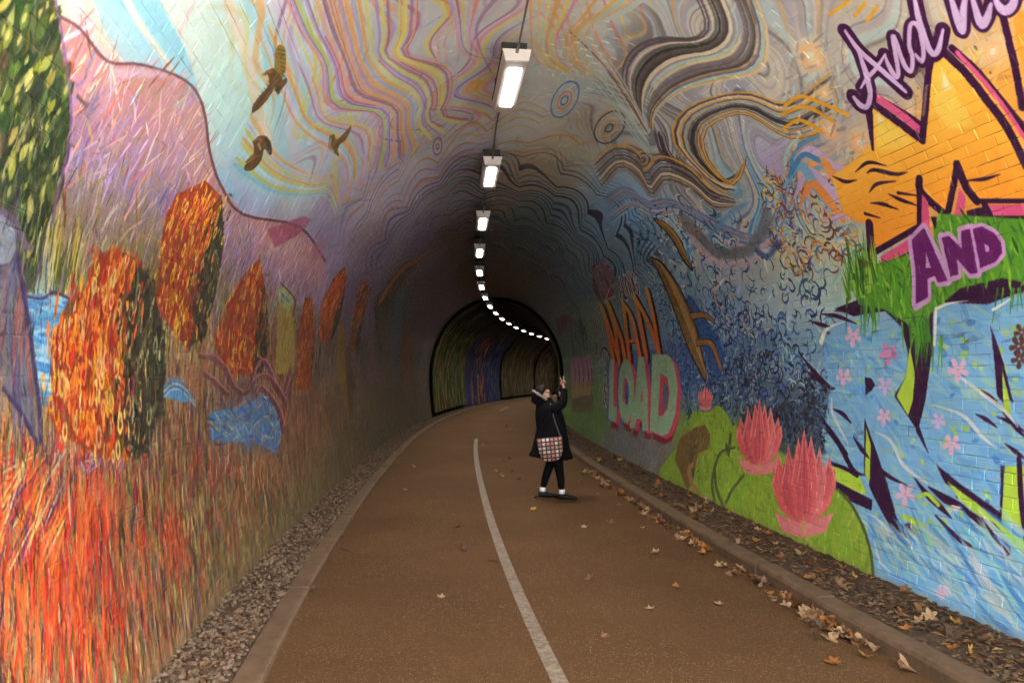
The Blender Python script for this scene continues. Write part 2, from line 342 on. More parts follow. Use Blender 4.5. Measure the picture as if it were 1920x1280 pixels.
for q in inside(P, 2600):
    u = q[1]-HALF; w = [0, 0, 1, 3, 6] if u > -3.3 else ([1, 3, 5, 2, 0] if u > -3.65 else [2, 4, 2, 4, 5, 6, 0])
    stroke(q[0], q[1], rng.uniform(.06, .26), rng.uniform(.008, .028), math.pi/2+rng.normal(-.3, .35)+(1.2 if rng.random() < .15 else 0), jit(HP[w[rng.integers(len(w))]], .085), .8)
curve(HILL[:11], 5, C(95, 55, 62), .9)
poly([(210, 128), (300, 132), (320, 145), (215, 148)], C(205, 180, 205), .6, 5)
poly([(110, 110), (140, 118), (135, 140), (108, 125)], C(165, 60, 55), .7, 3)
poly([(500, 430), (570, 405), (585, 412), (560, 440), (515, 465)], C(150, 70, 100), .7, 4)
poly([(585, 460), (610, 450), (605, 480), (585, 492)], C(165, 100, 120), .6, 4)
def tree_cells(pts, light, dark, n, size, split=.55, edge=None):
    P = [sv(*p) for p in dense(pts)]; a = np.array(P); smin, smax = a[:, 0].min(), a[:, 0].max()
    poly_sv(P, C(120, 50, 25) if edge is None else edge, .95, 2)
    poly_sv([p for p in P], lambda S, V: np.where(((S-smin)/(smax-smin) > split)[..., None], C(45, 45, 30), C(150, 60, 30))+0*V[..., None], .85, 3)
    for q in inside(P, n):
        f = (q[0]-smin)/(smax-smin)+rng.normal(0, .13)
        q = q+rng.normal(0, size*1.5, 2)
        pal = light if f < split else dark
        sz = size*rng.uniform(.6, 1.4)
        c = jit(pick(pal), .05)
        t = rng.random()
        if t < .3: ring(q[0], q[1], sz*.55, sz*1.0, sz*.25, c, .95)
        elif t < .5: stroke(q[0], q[1], sz*1.8, sz*1.1, math.pi/2+rng.normal(0, .2), jit(C(140, 35, 22) if f < split else C(28, 28, 24), .03), .95, .95); stroke(q[0]-sz*.15, q[1]+sz*.2, sz*.9, sz*.5, math.pi/2, c, .9, .95)
        else: stroke(q[0], q[1], sz*rng.uniform(1.3, 3), sz*rng.uniform(.6, 1), math.pi/2+rng.normal(0, .2), c, .95)
OR = [C(235, 120, 25), C(240, 160, 40), C(205, 60, 25), C(235, 195, 110), C(175, 35, 25), C(240, 140, 60), C(225, 100, 30), C(225, 170, 110)]
DK = [C(45, 60, 25), C(70, 80, 35), C(35, 25, 40), C(30, 40, 20), C(110, 105, 55), C(60, 35, 35), C(170, 165, 120)]
YE = [C(240, 165, 30), C(240, 185, 50), C(225, 120, 30), C(200, 60, 40), C(245, 200, 90), C(215, 90, 60)]
GR = [C(60, 85, 35), C(85, 100, 40), C(130, 130, 60), C(45, 65, 30), C(160, 155, 80), C(40, 60, 35), C(75, 75, 45)]
# grass and reeds: thousands of upright strokes
GA = [C(195, 48, 38), C(205, 70, 38), C(215, 110, 50), C(205, 88, 40), C(205, 170, 95), C(205, 188, 140), C(120, 115, 50), C(95, 90, 45), C(95, 50, 75), C(140, 40, 40), C(190, 150, 60), C(180, 110, 90), C(75, 55, 90), C(150, 135, 80), C(80, 45, 40), C(165, 140, 105)]
GB = [C(60, 50, 40), C(75, 60, 80), C(200, 185, 140), C(120, 110, 55), C(160, 130, 70), C(140, 75, 60), C(170, 110, 70), C(90, 95, 55), C(120, 75, 85), C(190, 150, 90), C(180, 70, 50), C(85, 100, 90), C(205, 175, 120)]
for i in range(15500):
    s = float(np.exp(rng.uniform(math.log(1.5), math.log(29)))); top = np.interp(s, [1, 3.2, 4.3, 6, 8, 12, 28], [1.75, 1.55, 1.25, 1.75, 2.2, 2.3, 2.4])
    v = float(top*rng.random()**.9+rng.normal(0, .08)); k = 1+max(0, s-7)*.07
    f = np.clip((s-3.6)/3.2, 0, 1)+.35*(v > 1.2)+.35*(v < .35)*(s > 3.5)
    pal = GB if rng.random() < f else GA
    c = pick(pal)
    c = c*.88
    if v < .3 and rng.random() < .5: c = .5*c+.5*C(150, 130, 95)
    sway = .35*math.sin(s*1.7)+.25*math.sin(v*4+s*3) if s < 3.9 else .1*math.sin(s*2)
    nr = np.clip((s-1.5)/3, .45, 1)
    stroke(s, v, rng.uniform(.08, .26)*k, rng.uniform(.009, .026)*k*nr, math.pi/2+sway*.6+rng.normal(0, .1), jit(c*rng.uniform(.6, 1.2), .06), .92)
for i in range(260):       # hot clumps of red and orange
    cx, cy_, r_ = [(75, 1160, 60), (120, 1050, 70), (40, 950, 60), (170, 950, 50), (330, 1010, 30), (200, 1180, 50)][i % 6]
    s, v = sv(cx+rng.normal(0, r_*.6), cy_+rng.normal(0, r_)); stroke(s, v, rng.uniform(.15, .4), rng.uniform(.012, .03), math.pi/2+rng.normal(-.15, .15), jit(pick(GA[:4]), .04), .9)
for i in range(70):
    s, v = sv(rng.uniform(0, 110), rng.uniform(860, 1030)); stroke(s, v, rng.uniform(.15, .35), .013, math.pi/2-.8+rng.normal(0, .2), jit(pick([C(80, 45, 90), C(210, 195, 130), C(190, 60, 40), C(225, 130, 50)]), .04), .9)
for i in range(40): 
    s, v = sv(rng.uniform(110, 230), rng.uniform(835, 880)); stroke(s, v, .16, .010, rng.normal(.3, .25), jit(pick([C(140, 85, 110), C(190, 150, 160), C(110, 60, 90)]), .03), .85)
# big green cypress by the mouth
CY = [(-300, -260), (95, -60), (108, 60), (125, 150), (132, 225), (122, 300), (95, 430), (62, 545), (-60, 560), (-300, 540)]
P = poly(CY, C(70, 80, 45), .95, 4)
for q in inside(P, 520):
    sz = rng.uniform(.03, .05); c = pick(GR)
    stroke(q[0], q[1], sz*3.0, sz*1.7, math.pi/2+rng.normal(0, .2), C(35, 48, 25), .9, .9)
    stroke(q[0]-.008, q[1]+.01, sz*2.4, sz*1.3, math.pi/2+rng.normal(0, .2), jit(c, .04), .95, .9)
    if rng.random() < .5: stroke(q[0]-.012, q[1]+.015, sz*1.1, sz*.6, math.pi/2, C(190, 180, 110), .7, .9)
curve([(103, 0), (122, 110), (133, 220), (120, 310), (92, 430), (62, 545)], 5, C(120, 85, 130), .8)
# willow, water, hanging leaves
for i in range(60):
    x = rng.uniform(65, 150); y = rng.uniform(440, 540); s, v = sv(x, y)
    stroke(s, v, rng.uniform(.1, .25), .016, math.pi/2+rng.normal(0, .08), pick([C(200, 175, 60), C(80, 95, 40), C(205, 195, 150), C(60, 75, 40)]), .9)
P = poly([(48, 560), (130, 555), (165, 575), (130, 620), (105, 700), (85, 760), (66, 700), (48, 600)], C(120, 180, 215), 1, 2)
for q in inside(P, 60): stroke(q[0], q[1], .22, .02, rng.normal(0, .12), jit(pick([C(85, 150, 200), C(170, 205, 220), C(60, 120, 180)]), .03), .8)
curve([(50, 556), (80, 560), (100, 548), (130, 560)], 5, C(70, 45, 90))
for i in range(900):       # dark and pale flecks between the trees
    s, v = sv(rng.uniform(300, 760), rng.uniform(520, 830)); k = 1+max(0, s-6)*.07
    stroke(s, v, rng.uniform(.05, .18)*k, rng.uniform(.008, .02)*k, math.pi/2+rng.normal(0, .3), jit(pick([C(45, 40, 35), C(200, 180, 130), C(150, 60, 50), C(60, 70, 45), C(95, 65, 95), C(205, 120, 60)]), .04), .85)
for cx, cy_, rx, ry, n_, pal in ((580, 690, 40, 22, 150, [C(40, 45, 35), C(60, 65, 50), C(30, 30, 30), C(150, 140, 110)]), (450, 650, 60, 30, 170, [C(170, 55, 45), C(195, 80, 50), C(120, 45, 45)]), (350, 640, 45, 30, 120, [C(205, 180, 120), C(190, 150, 80), C(110, 100, 60)]), (690, 590, 30, 60, 140, [C(110, 75, 105), C(85, 60, 95), C(130, 95, 120)]), (700, 820, 60, 22, 150, [C(70, 95, 50), C(50, 70, 45), C(110, 115, 60)]), (560, 790, 50, 30, 140, [C(185, 100, 60), C(150, 70, 55), C(205, 140, 80)]), (620, 780, 40, 50, 140, [C(160, 90, 60), C(95, 75, 50), C(190, 150, 100), C(55, 50, 45)]), (470, 900, 70, 40, 180, [C(60, 45, 40), C(195, 60, 45), C(205, 180, 120), C(95, 100, 55)]), (390, 980, 60, 60, 180, [C(70, 75, 40), C(200, 175, 105), C(150, 45, 40), C(85, 55, 85)]), (520, 960, 50, 40, 130, [C(75, 85, 70), C(150, 120, 70), C(60, 60, 50)])):
    for i in range(n_):
        s, v = sv(cx+rng.normal(0, rx*.6), cy_+rng.normal(0, ry*.6)); k = 1+max(0, s-6)*.07
        stroke(s, v, rng.uniform(.06, .2)*k, rng.uniform(.01, .024)*k, math.pi/2+rng.normal(0, .2), jit(pick(pal), .05), .9)
# long autumn trees
tree_cells([(300, 490), (306, 420), (330, 365), (385, 340), (415, 370), (420, 450), (410, 520), (385, 630), (350, 655), (310, 600), (285, 560)], YE, DK, 620, .026, .66)
tree_cells([(165, 505), (200, 470), (245, 478), (280, 520), (302, 600), (312, 680), (305, 760), (275, 850), (200, 860), (108, 810), (94, 700), (105, 620), (130, 560), (165, 540)], OR, DK, 760, .033, .55)
tree_cells([(400, 640), (425, 570), (470, 500), (487, 485), (500, 560), (505, 640), (490, 700), (430, 700)], YE+OR, DK+OR[:2], 480, .028, .7)
tree_cells([(596, 640), (603, 570), (625, 522), (646, 500), (650, 520), (640, 590), (622, 640)], OR, DK, 380, .03, .72)
tree_cells([(555, 730), (560, 620), (572, 560), (585, 560), (590, 640), (580, 730)], OR+YE, OR, 300, .026, .9)
tree_cells([(655, 640), (668, 560), (686, 520), (690, 545), (675, 640), (664, 660)], OR[:3]+DK, DK, 300, .04, .7)
# yellow house gable
poly([(525, 530), (552, 560), (552, 700), (515, 700)], C(175, 150, 75), .9, 2); poly([(525, 530), (552, 560), (540, 585), (521, 565)], C(165, 175, 120), 1, 1)
for a in ((528, 548, 534, 556), (536, 556, 542, 564), (526, 558, 531, 565)): poly([(a[0], a[1]), (a[2], a[1]+6), (a[2], a[3]+5), (a[0], a[3])], C(90, 120, 150))
curve([(525, 530), (552, 560), (550, 590)], 3, C(80, 50, 80))
# river ribbon
P = poly([(305, 725), (320, 708), (340, 712), (362, 745), (345, 755), (312, 745)], C(95, 150, 195), 1, 2)
for k in range(4): curve([(306, 730+k*5), (325, 714+k*5), (345, 722+k*5), (364, 750+k*3)], 3, pick([C(60, 115, 180), C(190, 190, 130), C(150, 190, 205), C(70, 90, 150)]))
P = poly([(392, 772), (440, 765), (470, 755), (490, 742), (505, 742), (520, 770), (530, 800), (520, 850), (480, 830), (395, 825)], C(90, 135, 180), .95, 3)
for q in inside(P, 220): stroke(q[0], q[1]+rng.normal(0, .05), rng.uniform(.12, .35), rng.uniform(.012, .03), rng.normal(-.1, .35), jit(pick([C(60, 100, 165), C(165, 190, 185), C(70, 120, 180), C(120, 140, 160), C(45, 70, 125), C(190, 175, 130), C(150, 110, 115)]), .05), .8)
for pts in ([(372, 668), (400, 672), (420, 690), (440, 728), (462, 735), (480, 690), (492, 678), (505, 695), (528, 745), (545, 700)], [(380, 700), (400, 715), (425, 740)], [(470, 720), (488, 705), (510, 715), (535, 755)], [(478, 740), (490, 728), (520, 765), (530, 800)]):
    curve(pts, 9, C(110, 55, 70), .8); curve([(x+3, y-5) for x, y in pts], 3, C(190, 130, 130), .8)
# standing figures in brown and violet, further in
poly([(635, 610), (645, 600), (648, 680), (660, 760), (652, 785), (640, 740), (630, 690)], C(150, 115, 45), .9, 2)
poly([(648, 690), (655, 640), (660, 700), (662, 770), (655, 790)], C(95, 65, 40), .9, 2)
poly([(735, 640), (742, 560), (755, 520), (758, 560), (748, 650), (745, 720), (738, 720)], C(90, 110, 120), .8, 2)
poly([(700, 560), (760, 490), (800, 480), (770, 510), (730, 570), (718, 660), (708, 700)], C(75, 60, 45), .7, 3)
curve([(715, 560), (750, 510), (790, 482)], 7, C(190, 110, 50), .7)
poly([(752, 640), (765, 580), (772, 640), (768, 720), (755, 720)], C(150, 80, 60), .7, 3)
poly([(690, 700), (698, 640), (712, 660), (715, 720)], C(150, 105, 120), .6, 3)
# grey-violet gown by the mouth
GOWN = [(-260, 380), (0, 400), (18, 425), (30, 460), (40, 520), (52, 600), (66, 700), (78, 790), (70, 832), (40, 775), (10, 735), (-60, 700), (-260, 900)]
P = poly(GOWN, C(105, 105, 120), 1, 1)
for q in inside(P, 260): stroke(q[0], q[1], rng.uniform(.15, .4), .03, math.pi/2+.12+rng.normal(0, .12), jit(pick([C(95, 98, 112), C(125, 125, 130), C(150, 75, 70), C(85, 75, 105), C(115, 105, 85), C(70, 60, 100)]), .03), .6)
curve([(30, 470), (52, 600), (68, 720), (76, 800), (70, 830), (40, 775), (5, 730)], 8, C(60, 48, 85))
poly([(-200, 360), (10, 395), (28, 430), (30, 470), (10, 500), (-200, 480)], C(130, 138, 150), 1, 2); curve([(0, 395), (25, 415), (45, 455), (62, 468)], 12, C(100, 85, 105)); curve([(0, 500), (20, 492), (32, 470)], 5, C(80, 70, 95))
# birds
def bird(polys):
    for p, c in polys:
        P = poly(p, c, 1, 1, sm=True)
        for q in inside(P, 14): stroke(q[0], q[1], .06, .008, rng.uniform(.6, 1.4), jit(pick([BY, BD, BR, C(150, 125, 60)]), .03), .7)
BR, BY, BD = C(85, 62, 30), C(125, 105, 40), C(45, 35, 28)
bird([([(515, 95), (522, 84), (533, 90), (536, 110), (534, 130), (526, 148), (514, 140)], BY), ([(500, 140), (508, 128), (516, 132), (526, 142), (530, 150), (536, 146), (538, 154), (530, 165), (520, 176), (514, 166), (505, 158)], BR), ([(508, 150), (500, 165), (485, 182), (474, 198), (472, 212), (485, 205), (500, 188), (512, 168)], BR), ([(491, 139), (502, 132), (503, 140), (497, 141)], BD), ([(519, 160), (526, 162), (523, 177), (516, 170)], BD)])
curve([(504, 134), (509, 136)], 6, C(150, 70, 40)); curve([(500, 142), (503, 150)], 3, C(190, 180, 150))
for k in range(7): curve([(520+k*1.6, 92+k*8), (534, 96+k*8)], 2.2, BD, .7); curve([(478+k*4.5, 208-k*7), (472+k*4.5, 200-k*7)], 2, BD, .6)
bird([([(474, 266), (486, 255), (500, 257), (508, 270), (509, 290), (503, 288), (495, 280), (490, 300), (475, 318), (460, 320), (458, 312), (468, 300), (476, 285)], BR), ([(496, 258), (507, 268), (509, 290), (502, 286)], BD), ([(460, 303), (474, 290), (478, 296), (465, 306)], BY), ([(474, 264), (482, 262), (480, 268)], BD)])
curve([(485, 258), (489, 264)], 5, C(150, 75, 40)); curve([(484, 270), (488, 280)], 5, C(150, 135, 100))
bird([([(618, 254), (626, 252), (630, 262), (644, 250), (656, 237), (658, 242), (648, 262), (636, 272), (632, 284), (635, 292), (630, 290), (620, 282), (615, 272)], BR), ([(618, 255), (624, 253), (622, 259)], BD)])
curve([(619, 262), (618, 275), (625, 284)], 3.5, C(150, 135, 100)); curve([(632, 286), (634, 292)], 3, BD)

# --- right wall: combed water, mosaic bricks
def squiggles(region, n, pal, k=1.0, dense_=1.0):
    P = [sv(*p) for p in dense(region)]
    for q in inside(P, n):
        r_ = rng.uniform(.03, .09)*k; a0 = rng.uniform(0, 6.28); sp = rng.uniform(1.5, 4.0); t = np.linspace(0, 1, 6)
        pts = [(q[0]+r_*math.cos(a0+sp*x)*(1-.3*x), q[1]+r_*.8*math.sin(a0+sp*x)*(1-.3*x)) for x in t]
        w = rng.uniform(.009, .018)*k**.5
        curve_sv(pts, [w*.4, w, w*1.2, w*1.2, w, w*.3], jit(pick(pal), .03), .92)
NV = [C(35, 60, 115), C(25, 35, 70), C(55, 95, 150), C(40, 80, 140), C(22, 24, 40), C(165, 180, 180)]
squiggles([(1180, 400), (1300, 360), (1420, 420), (1560, 520), (1560, 620), (1440, 640), (1300, 640), (1220, 560)], 520, NV[:4]+[C(190, 200, 195), C(205, 170, 110), C(60, 70, 80)], 1.7)
squiggles([(1240, 600), (1360, 560), (1480, 600), (1560, 660), (1550, 800), (1500, 820), (1400, 800), (1290, 790), (1270, 700)], 760, NV, 1.5)
squiggles([(1290, 690), (1420, 650), (1540, 700), (1560, 820), (1450, 790), (1320, 760)], 420, [C(20, 22, 32), C(30, 35, 60), C(25, 30, 45), C(120, 140, 160)], 1.2)
squiggles([(1420, 330), (1500, 300), (1610, 380), (1610, 480), (1500, 520), (1440, 460)], 260, [C(205, 165, 70), C(210, 130, 60), C(60, 100, 150), C(80, 60, 50), C(215, 200, 120), C(120, 60, 70), C(110, 160, 190)], 1.4)
for pts, c, w in (([(1225, 450), (1270, 480), (1330, 440), (1370, 400), (1400, 380)], C(90, 140, 180), 10), ([(1290, 420), (1340, 470), (1400, 470), (1430, 430), (1440, 400)], C(95, 98, 105), 22), ([(1300, 450), (1350, 495), (1410, 490), (1440, 450)], C(190, 165, 175), 12), ([(1420, 470), (1440, 480), (1460, 455)], C(40, 70, 130), 10)):
    curve(pts, w, c, .75, soft=8)
# stars
for x, y, r_ in ((1520, 105, 34), (1546, 174, 14), (1862, 96, 24), (1556, 243, 24), (1612, 268, 26)):
    for k, c in ((1.5, C(205, 195, 165)), (1.0, C(228, 170, 115)), (.65, C(232, 185, 140)), (.3, C(245, 225, 195))):
        s, v = sv(x, y); d = float(proj(wall(np.array(s), np.array(v)))[2])/F_PX
        stroke(s, v, 2*r_*k*d*1.25, 2*r_*k*d, .3, c, .85 if k < 1.4 else .5, .95)
for i in range(90):
    s, v = sv(rng.uniform(1470, 1620), rng.uniform(60, 290)); stroke(s, v, rng.uniform(.05, .16), rng.uniform(.02, .05), rng.uniform(-.3, .9), jit(pick([C(140, 138, 140), C(115, 112, 115), C(205, 198, 170), C(165, 195, 195)]), .02), .6)
for pts in ([(1470, 200), (1500, 180), (1545, 195), (1590, 215)], [(1465, 215), (1510, 200), (1560, 225)], [(1470, 240), (1500, 225), (1540, 245)], [(1556, 27), (1580, 10), (1600, -8)], [(1603, 30), (1622, 5)], [(1625, 40), (1645, 12)]):
    curve(pts, 7, C(215, 145, 40), .95)
for pts, c in (([(1490, 300), (1520, 280), (1560, 310), (1600, 320)], C(190, 165, 205)), ([(1500, 330), (1540, 300), (1580, 350), (1640, 350)], C(225, 150, 80)), ([(1490, 370), (1515, 320), (1550, 350), (1590, 380), (1650, 365)], C(190, 165, 210)), ([(1470, 350), (1500, 310), (1530, 350), (1560, 390)], C(110, 165, 205)), ([(1500, 385), (1520, 345), (1545, 365), (1580, 410)], C(225, 140, 70)), ([(1560, 410), (1600, 400), (1660, 415)], C(190, 165, 210)), ([(1480, 330), (1505, 290), (1535, 300)], C(60, 120, 175))):
    curve(pts, [5, 14, 16, 10, 3][:len(pts)] if len(pts) > 3 else 10, c, .95)
# otters
def otter(pts, w, legs):
    curve(pts, [a+5 for a in w], C(50, 38, 28)); curve(pts, w, C(125, 98, 60)); curve([(x+3, y-3) for x, y in pts], [a*.4 for a in w], C(175, 138, 85), .85)
    for L in legs: curve(L, [15, 12, 7], C(50, 38, 28)); curve(L, [11, 9, 5], C(150, 105, 60))
curve([(1300, 590), (1330, 640), (1345, 670)], 34, C(45, 85, 140), .9, soft=6)
otter([(1228, 492), (1242, 508), (1262, 545), (1282, 590), (1298, 632), (1310, 668), (1322, 706)], [6, 13, 22, 26, 24, 15, 4], [[(1296, 592), (1320, 590), (1338, 600)], [(1308, 642), (1334, 645), (1352, 690)]])
otter([(1232, 415), (1250, 428), (1268, 450), (1282, 480), (1295, 500)], [4, 9, 10, 7, 2], [])
# the orange letter
DP = C(48, 18, 52); PK = C(205, 85, 130); LI = C(185, 160, 208)
OM = [(1627, 198), (1634, 270), (1600, 300), (1560, 330), (1580, 400), (1632, 425), (1637, 474), (1722, 428), (1722, 338), (1776, 405), (1792, 308), (1830, 374), (1990, 374), (1990, 300), (1925, 300), (1890, 232), (1850, 170), (1768, 98), (1746, 122), (1738, 190), (1729, 262), (1690, 240), (1643, 200)]
def og(S, V): t = np.clip((V-HALF-2.5)/1.3, 0, 1)[..., None]+0*S[..., None]; return (1-t)*C(238, 185, 75)+t*C(232, 138, 45)
poly(OM, og, 1, 1)
for p in ([(1766, 130), (1800, 190), (1830, 235), (1775, 240), (1750, 200)], [(1640, 212), (1665, 228), (1715, 262), (1690, 280), (1645, 280)]): poly(p, C(240, 205, 95), .75, 14)
for p in ([(1766, 125), (1785, 165), (1770, 170)], [(1645, 210), (1662, 225), (1648, 232)]): poly(p, C(245, 230, 190), .8, 10)
curve([(1620, 180), (1629, 205), (1633, 240), (1637, 280)], [12, 14, 10, 4], DP)
curve([(1643, 198), (1690, 232), (1730, 262)], 13, DP); curve([(1638, 178), (1690, 208), (1724, 230)], 10, DP); curve([(1648, 185), (1690, 214), (1722, 240)], 13, PK)
curve([(1730, 262), (1736, 200), (1742, 130), (1752, 100)], 13, DP); curve([(1732, 215), (1738, 160)], 5, C(205, 195, 150), .4)
curve([(1768, 95), (1810, 135), (1850, 185), (1890, 240), (1925, 310)], 15, DP); curve([(1785, 90), (1830, 130), (1880, 190), (1925, 245)], 13, DP); curve([(1795, 98), (1840, 145), (1880, 195), (1925, 262)], 8, PK)
curve([(1878, 20), (1888, 60), (1905, 130), (1917, 200)], 14, DP); poly([(1900, 30), (1990, -30), (1990, 190), (1925, 150), (1908, 90)], C(232, 150, 60)); curve([(1725, 335), (1728, 360), (1776, 405)], 13, DP); curve([(1723, 335), (1724, 430)], 10, DP)
curve([(1776, 405), (1788, 350), (1795, 310)], 12, DP); curve([(1795, 308), (1812, 350), (1832, 376)], 14, DP); curve([(1830, 376), (1990, 376)], 9, DP)
poly([(1729, 362), (1741, 378), (1744, 432), (1728, 424)], PK); poly([(1800, 350), (1812, 372), (1800, 432), (1782, 428), (1790, 400)], PK); poly([(1852, 384), (1990, 381), (1990, 402), (1862, 403)], PK); curve([(1850, 408), (1990, 408)], 9, DP); curve([(1846, 382), (1866, 420)], 11, DP)
curve([(1637, 474), (1722, 425)], 12, DP); curve([(1630, 420), (1633, 495)], 14, DP); poly([(1651, 480), (1708, 445), (1712, 466), (1653, 502)], PK); curve([(1652, 505), (1712, 470)], 7, DP)
poly([(1745, 405), (1775, 410), (1785, 440), (1755, 440)], DP); poly([(1812, 395), (1850, 385), (1870, 420), (1820, 430)], DP)
for pts in ([(1604, 322), (1628, 304), (1662, 310)], [(1625, 324), (1640, 318), (1680, 326), (1702, 322)], [(1630, 360), (1645, 344), (1680, 339)], [(1561, 330), (1585, 340), (1606, 337)], [(1666, 363), (1690, 374), (1722, 385)], [(1684, 361), (1722, 366)], [(1632, 380), (1655, 382), (1684, 392)], [(1810, 338), (1845, 335), (1876, 326)], [(1622, 400), (1650, 408)]):
    curve(pts, [1.5]+[7]*(len(pts)-2)+[1.5] if len(pts) > 2 else [6, 2], DP)
# script above it
SCR = [[(1584, 58), (1607, 90), (1622, 105), (1642, 122), (1665, 142), (1699, 172)], [(1607, 90), (1622, 131), (1629, 159), (1632, 180), (1626, 199), (1614, 197), (1601, 182)], [(1614, 165), (1626, 146), (1642, 129), (1659, 103)], [(1659, 103), (1667, 124), (1680, 144), (1684, 131), (1674, 71), (1680, 79), (1695, 120), (1708, 133), (1711, 108), (1705, 84), (1706, 50), (1714, 43), (1724, 55), (1731, 90), (1731, 108), (1727, 114), (1716, 102)], [(1712, -20), (1721, 28), (1736, 75), (1747, 99), (1759, 94), (1768, 56)], [(1778, -20), (1792, 25), (1804, 58), (1806, 20), (1812, -20)], [(1818, -20), (1838, 42), (1850, 35), (1858, 8)], [(1862, -8), (1880, 18), (1897, 12), (1908, -20)]]
for p in SCR: curve(p, 30 if p[0][0] > 1770 or p[0][1] < 0 else 24, DP)
for p, w in zip(SCR, (9, 10, 8, 8.5, 11, 14, 16, 18)): curve(p, [w*.4]+[w]*(len(p)-2)+[w*.5], LI)
for p in SCR: curve([(x+1, y-3) for x, y in p], 2, C(205, 185, 225), .5)
# AND
LA = [(1710, 449), (1733, 426), (1777, 525), (1759, 529), (1753, 516), (1739, 522), (1740, 556), (1717, 571), (1717, 505), (1712, 475)]
LN = [(1766, 445), (1779, 441), (1804, 466), (1802, 432), (1819, 428), (1833, 511), (1819, 513), (1794, 484), (1797, 514), (1782, 518)]
LD = [(1824, 428), (1841, 424), (1864, 436), (1877, 454), (1879, 473), (1867, 490), (1838, 502)]
GG = [(1595, 530), (1612, 480), (1640, 495), (1712, 474), (1735, 520), (1760, 400), (1850, 405), (1990, 415), (1990, 545), (1880, 520), (1800, 540), (1742, 590), (1745, 640), (1725, 645), (1700, 605), (1660, 580), (1612, 570)]
DM = [(1612, 560), (1565, 578), (1600, 592), (1660, 583), (1690, 612), (1703, 662), (1700, 702), (1677, 742), (1722, 808), (1736, 748), (1748, 655), (1750, 565), (1850, 570), (1990, 520), (1990, 500), (1740, 500)]
BL = [(1545, 640), (1570, 605), (1630, 586), (1700, 640), (1748, 565), (1850, 572), (1990, 530), (1990, 1240), (1640, 1098), (1600, 960), (1560, 895), (1540, 850), (1555, 740)]
P = poly(BL, C(120, 168, 202), .95, 3)
for q in inside(P, 1100): stroke(q[0], q[1], rng.uniform(.1, .3), rng.uniform(.02, .06), rng.normal(-.35, .4), jit(pick([C(110, 160, 205), C(130, 178, 205), C(95, 150, 200), C(140, 185, 195), C(120, 170, 195), C(150, 185, 165)]), .02), .6)
for i in range(90):
    s, v = sv(rng.uniform(1560, 1920), rng.uniform(600, 1000)); stroke(s, v, rng.uniform(.04, .09), rng.uniform(.03, .06), rng.uniform(-.6, .6), jit(pick([C(150, 185, 70), C(160, 190, 80), C(60, 115, 190), C(165, 190, 120)]), .03), .65)
poly(DM, DP); P = poly(GG, C(85, 140, 45), 1, 2)
for q in inside(P, 420): stroke(q[0], q[1], rng.uniform(.04, .14), rng.uniform(.012, .03), math.pi/2+rng.normal(0, .5), jit(pick([C(95, 155, 40), C(65, 120, 40), C(130, 175, 60), C(50, 100, 45)]), .03), .9)
for i in range(60):
    x = rng.uniform(1590, 1645); y = rng.uniform(470, 540); curve([(x, y+30), (x-rng.uniform(2, 16), y-rng.uniform(10, 50))], [4, 1], jit(pick([C(80, 140, 45), C(50, 95, 40), C(140, 175, 70)]), .02), sm=False)
for i in range(46):
    x, y = pick([(1645, 590), (1730, 625), (1735, 650), (1620, 580), (1900, 560)]); x += rng.normal(0, 14); curve([(x, y-20), (x+rng.normal(0, 5), y+rng.uniform(10, 55))], [4, 1], jit(pick([C(80, 140, 45), C(60, 110, 45)]), .02), sm=False)
for L in (LA, LN, LD): outline(L, 15, C(190, 150, 195)); poly([(x+3, y+4) for x, y in L], C(190, 150, 195))
for L in (LA, LN, LD): poly(L, C(95, 30, 95))
poly([(1736, 473), (1746, 501), (1736, 502)], C(190, 150, 195)); poly([(1845, 456), (1854, 460), (1855, 471), (1848, 471)], C(190, 150, 195))
curve([(1716, 574), (1742, 562)], 8, C(190, 150, 195))
# blue letters
LM = C(165, 195, 70)
poly([(1706, 650), (1716, 700), (1712, 750), (1703, 778), (1681, 742), (1698, 705)], LM)
poly([(1622, 706), (1634, 708), (1641, 720), (1636, 730), (1623, 740)], DP, sm=False)
curve([(1722, 805), (1732, 828), (1741, 848)], [9, 5, 1], DP)
poly([(1621, 782), (1645, 850), (1662, 900), (1680, 960), (1666, 950), (1640, 905), (1620, 888)], DP); poly([(1624, 800), (1633, 832), (1631, 902), (1622, 888)], LM)
poly([(1556, 868), (1612, 892), (1626, 926), (1555, 908)], LM); curve([(1556, 867), (1585, 877), (1608, 891)], 7, DP); poly([(1560, 897), (1636, 936), (1634, 956), (1558, 922)], DP)
curve([(1640, 905), (1662, 950), (1682, 985), (1705, 1000)], [24, 22, 18, 12], DP); poly([(1686, 985), (1708, 978), (1723, 992), (1712, 1006), (1698, 1008)], DP); curve([(1690, 965), (1712, 975), (1740, 988)], [4, 12, 4], LM); curve([(1715, 990), (1745, 1020)], 16, LM, .8, soft=5)
curve([(1650, 880), (1672, 895), (1700, 908)], [9, 7, 2], DP); curve([(1715, 895), (1738, 925), (1760, 945), (1785, 970)], [2, 10, 12, 2], DP); curve([(1725, 930), (1740, 925), (1760, 945)], 8, LM)
poly([(1755, 868), (1800, 905), (1850, 940), (1880, 962), (1878, 978), (1830, 940), (1774, 905)], DP); poly([(1776, 900), (1830, 940), (1880, 985), (1925, 1015), (1925, 1040), (1860, 985), (1800, 935)], LM)
poly([(1878, 872), (1884, 872), (1880, 970), (1876, 970)], DP); poly([(1885, 872), (1990, 880), (1990, 1010), (1879, 975)], LM); curve([(1912, 860), (1916, 940), (1925, 1010)], 10, DP)
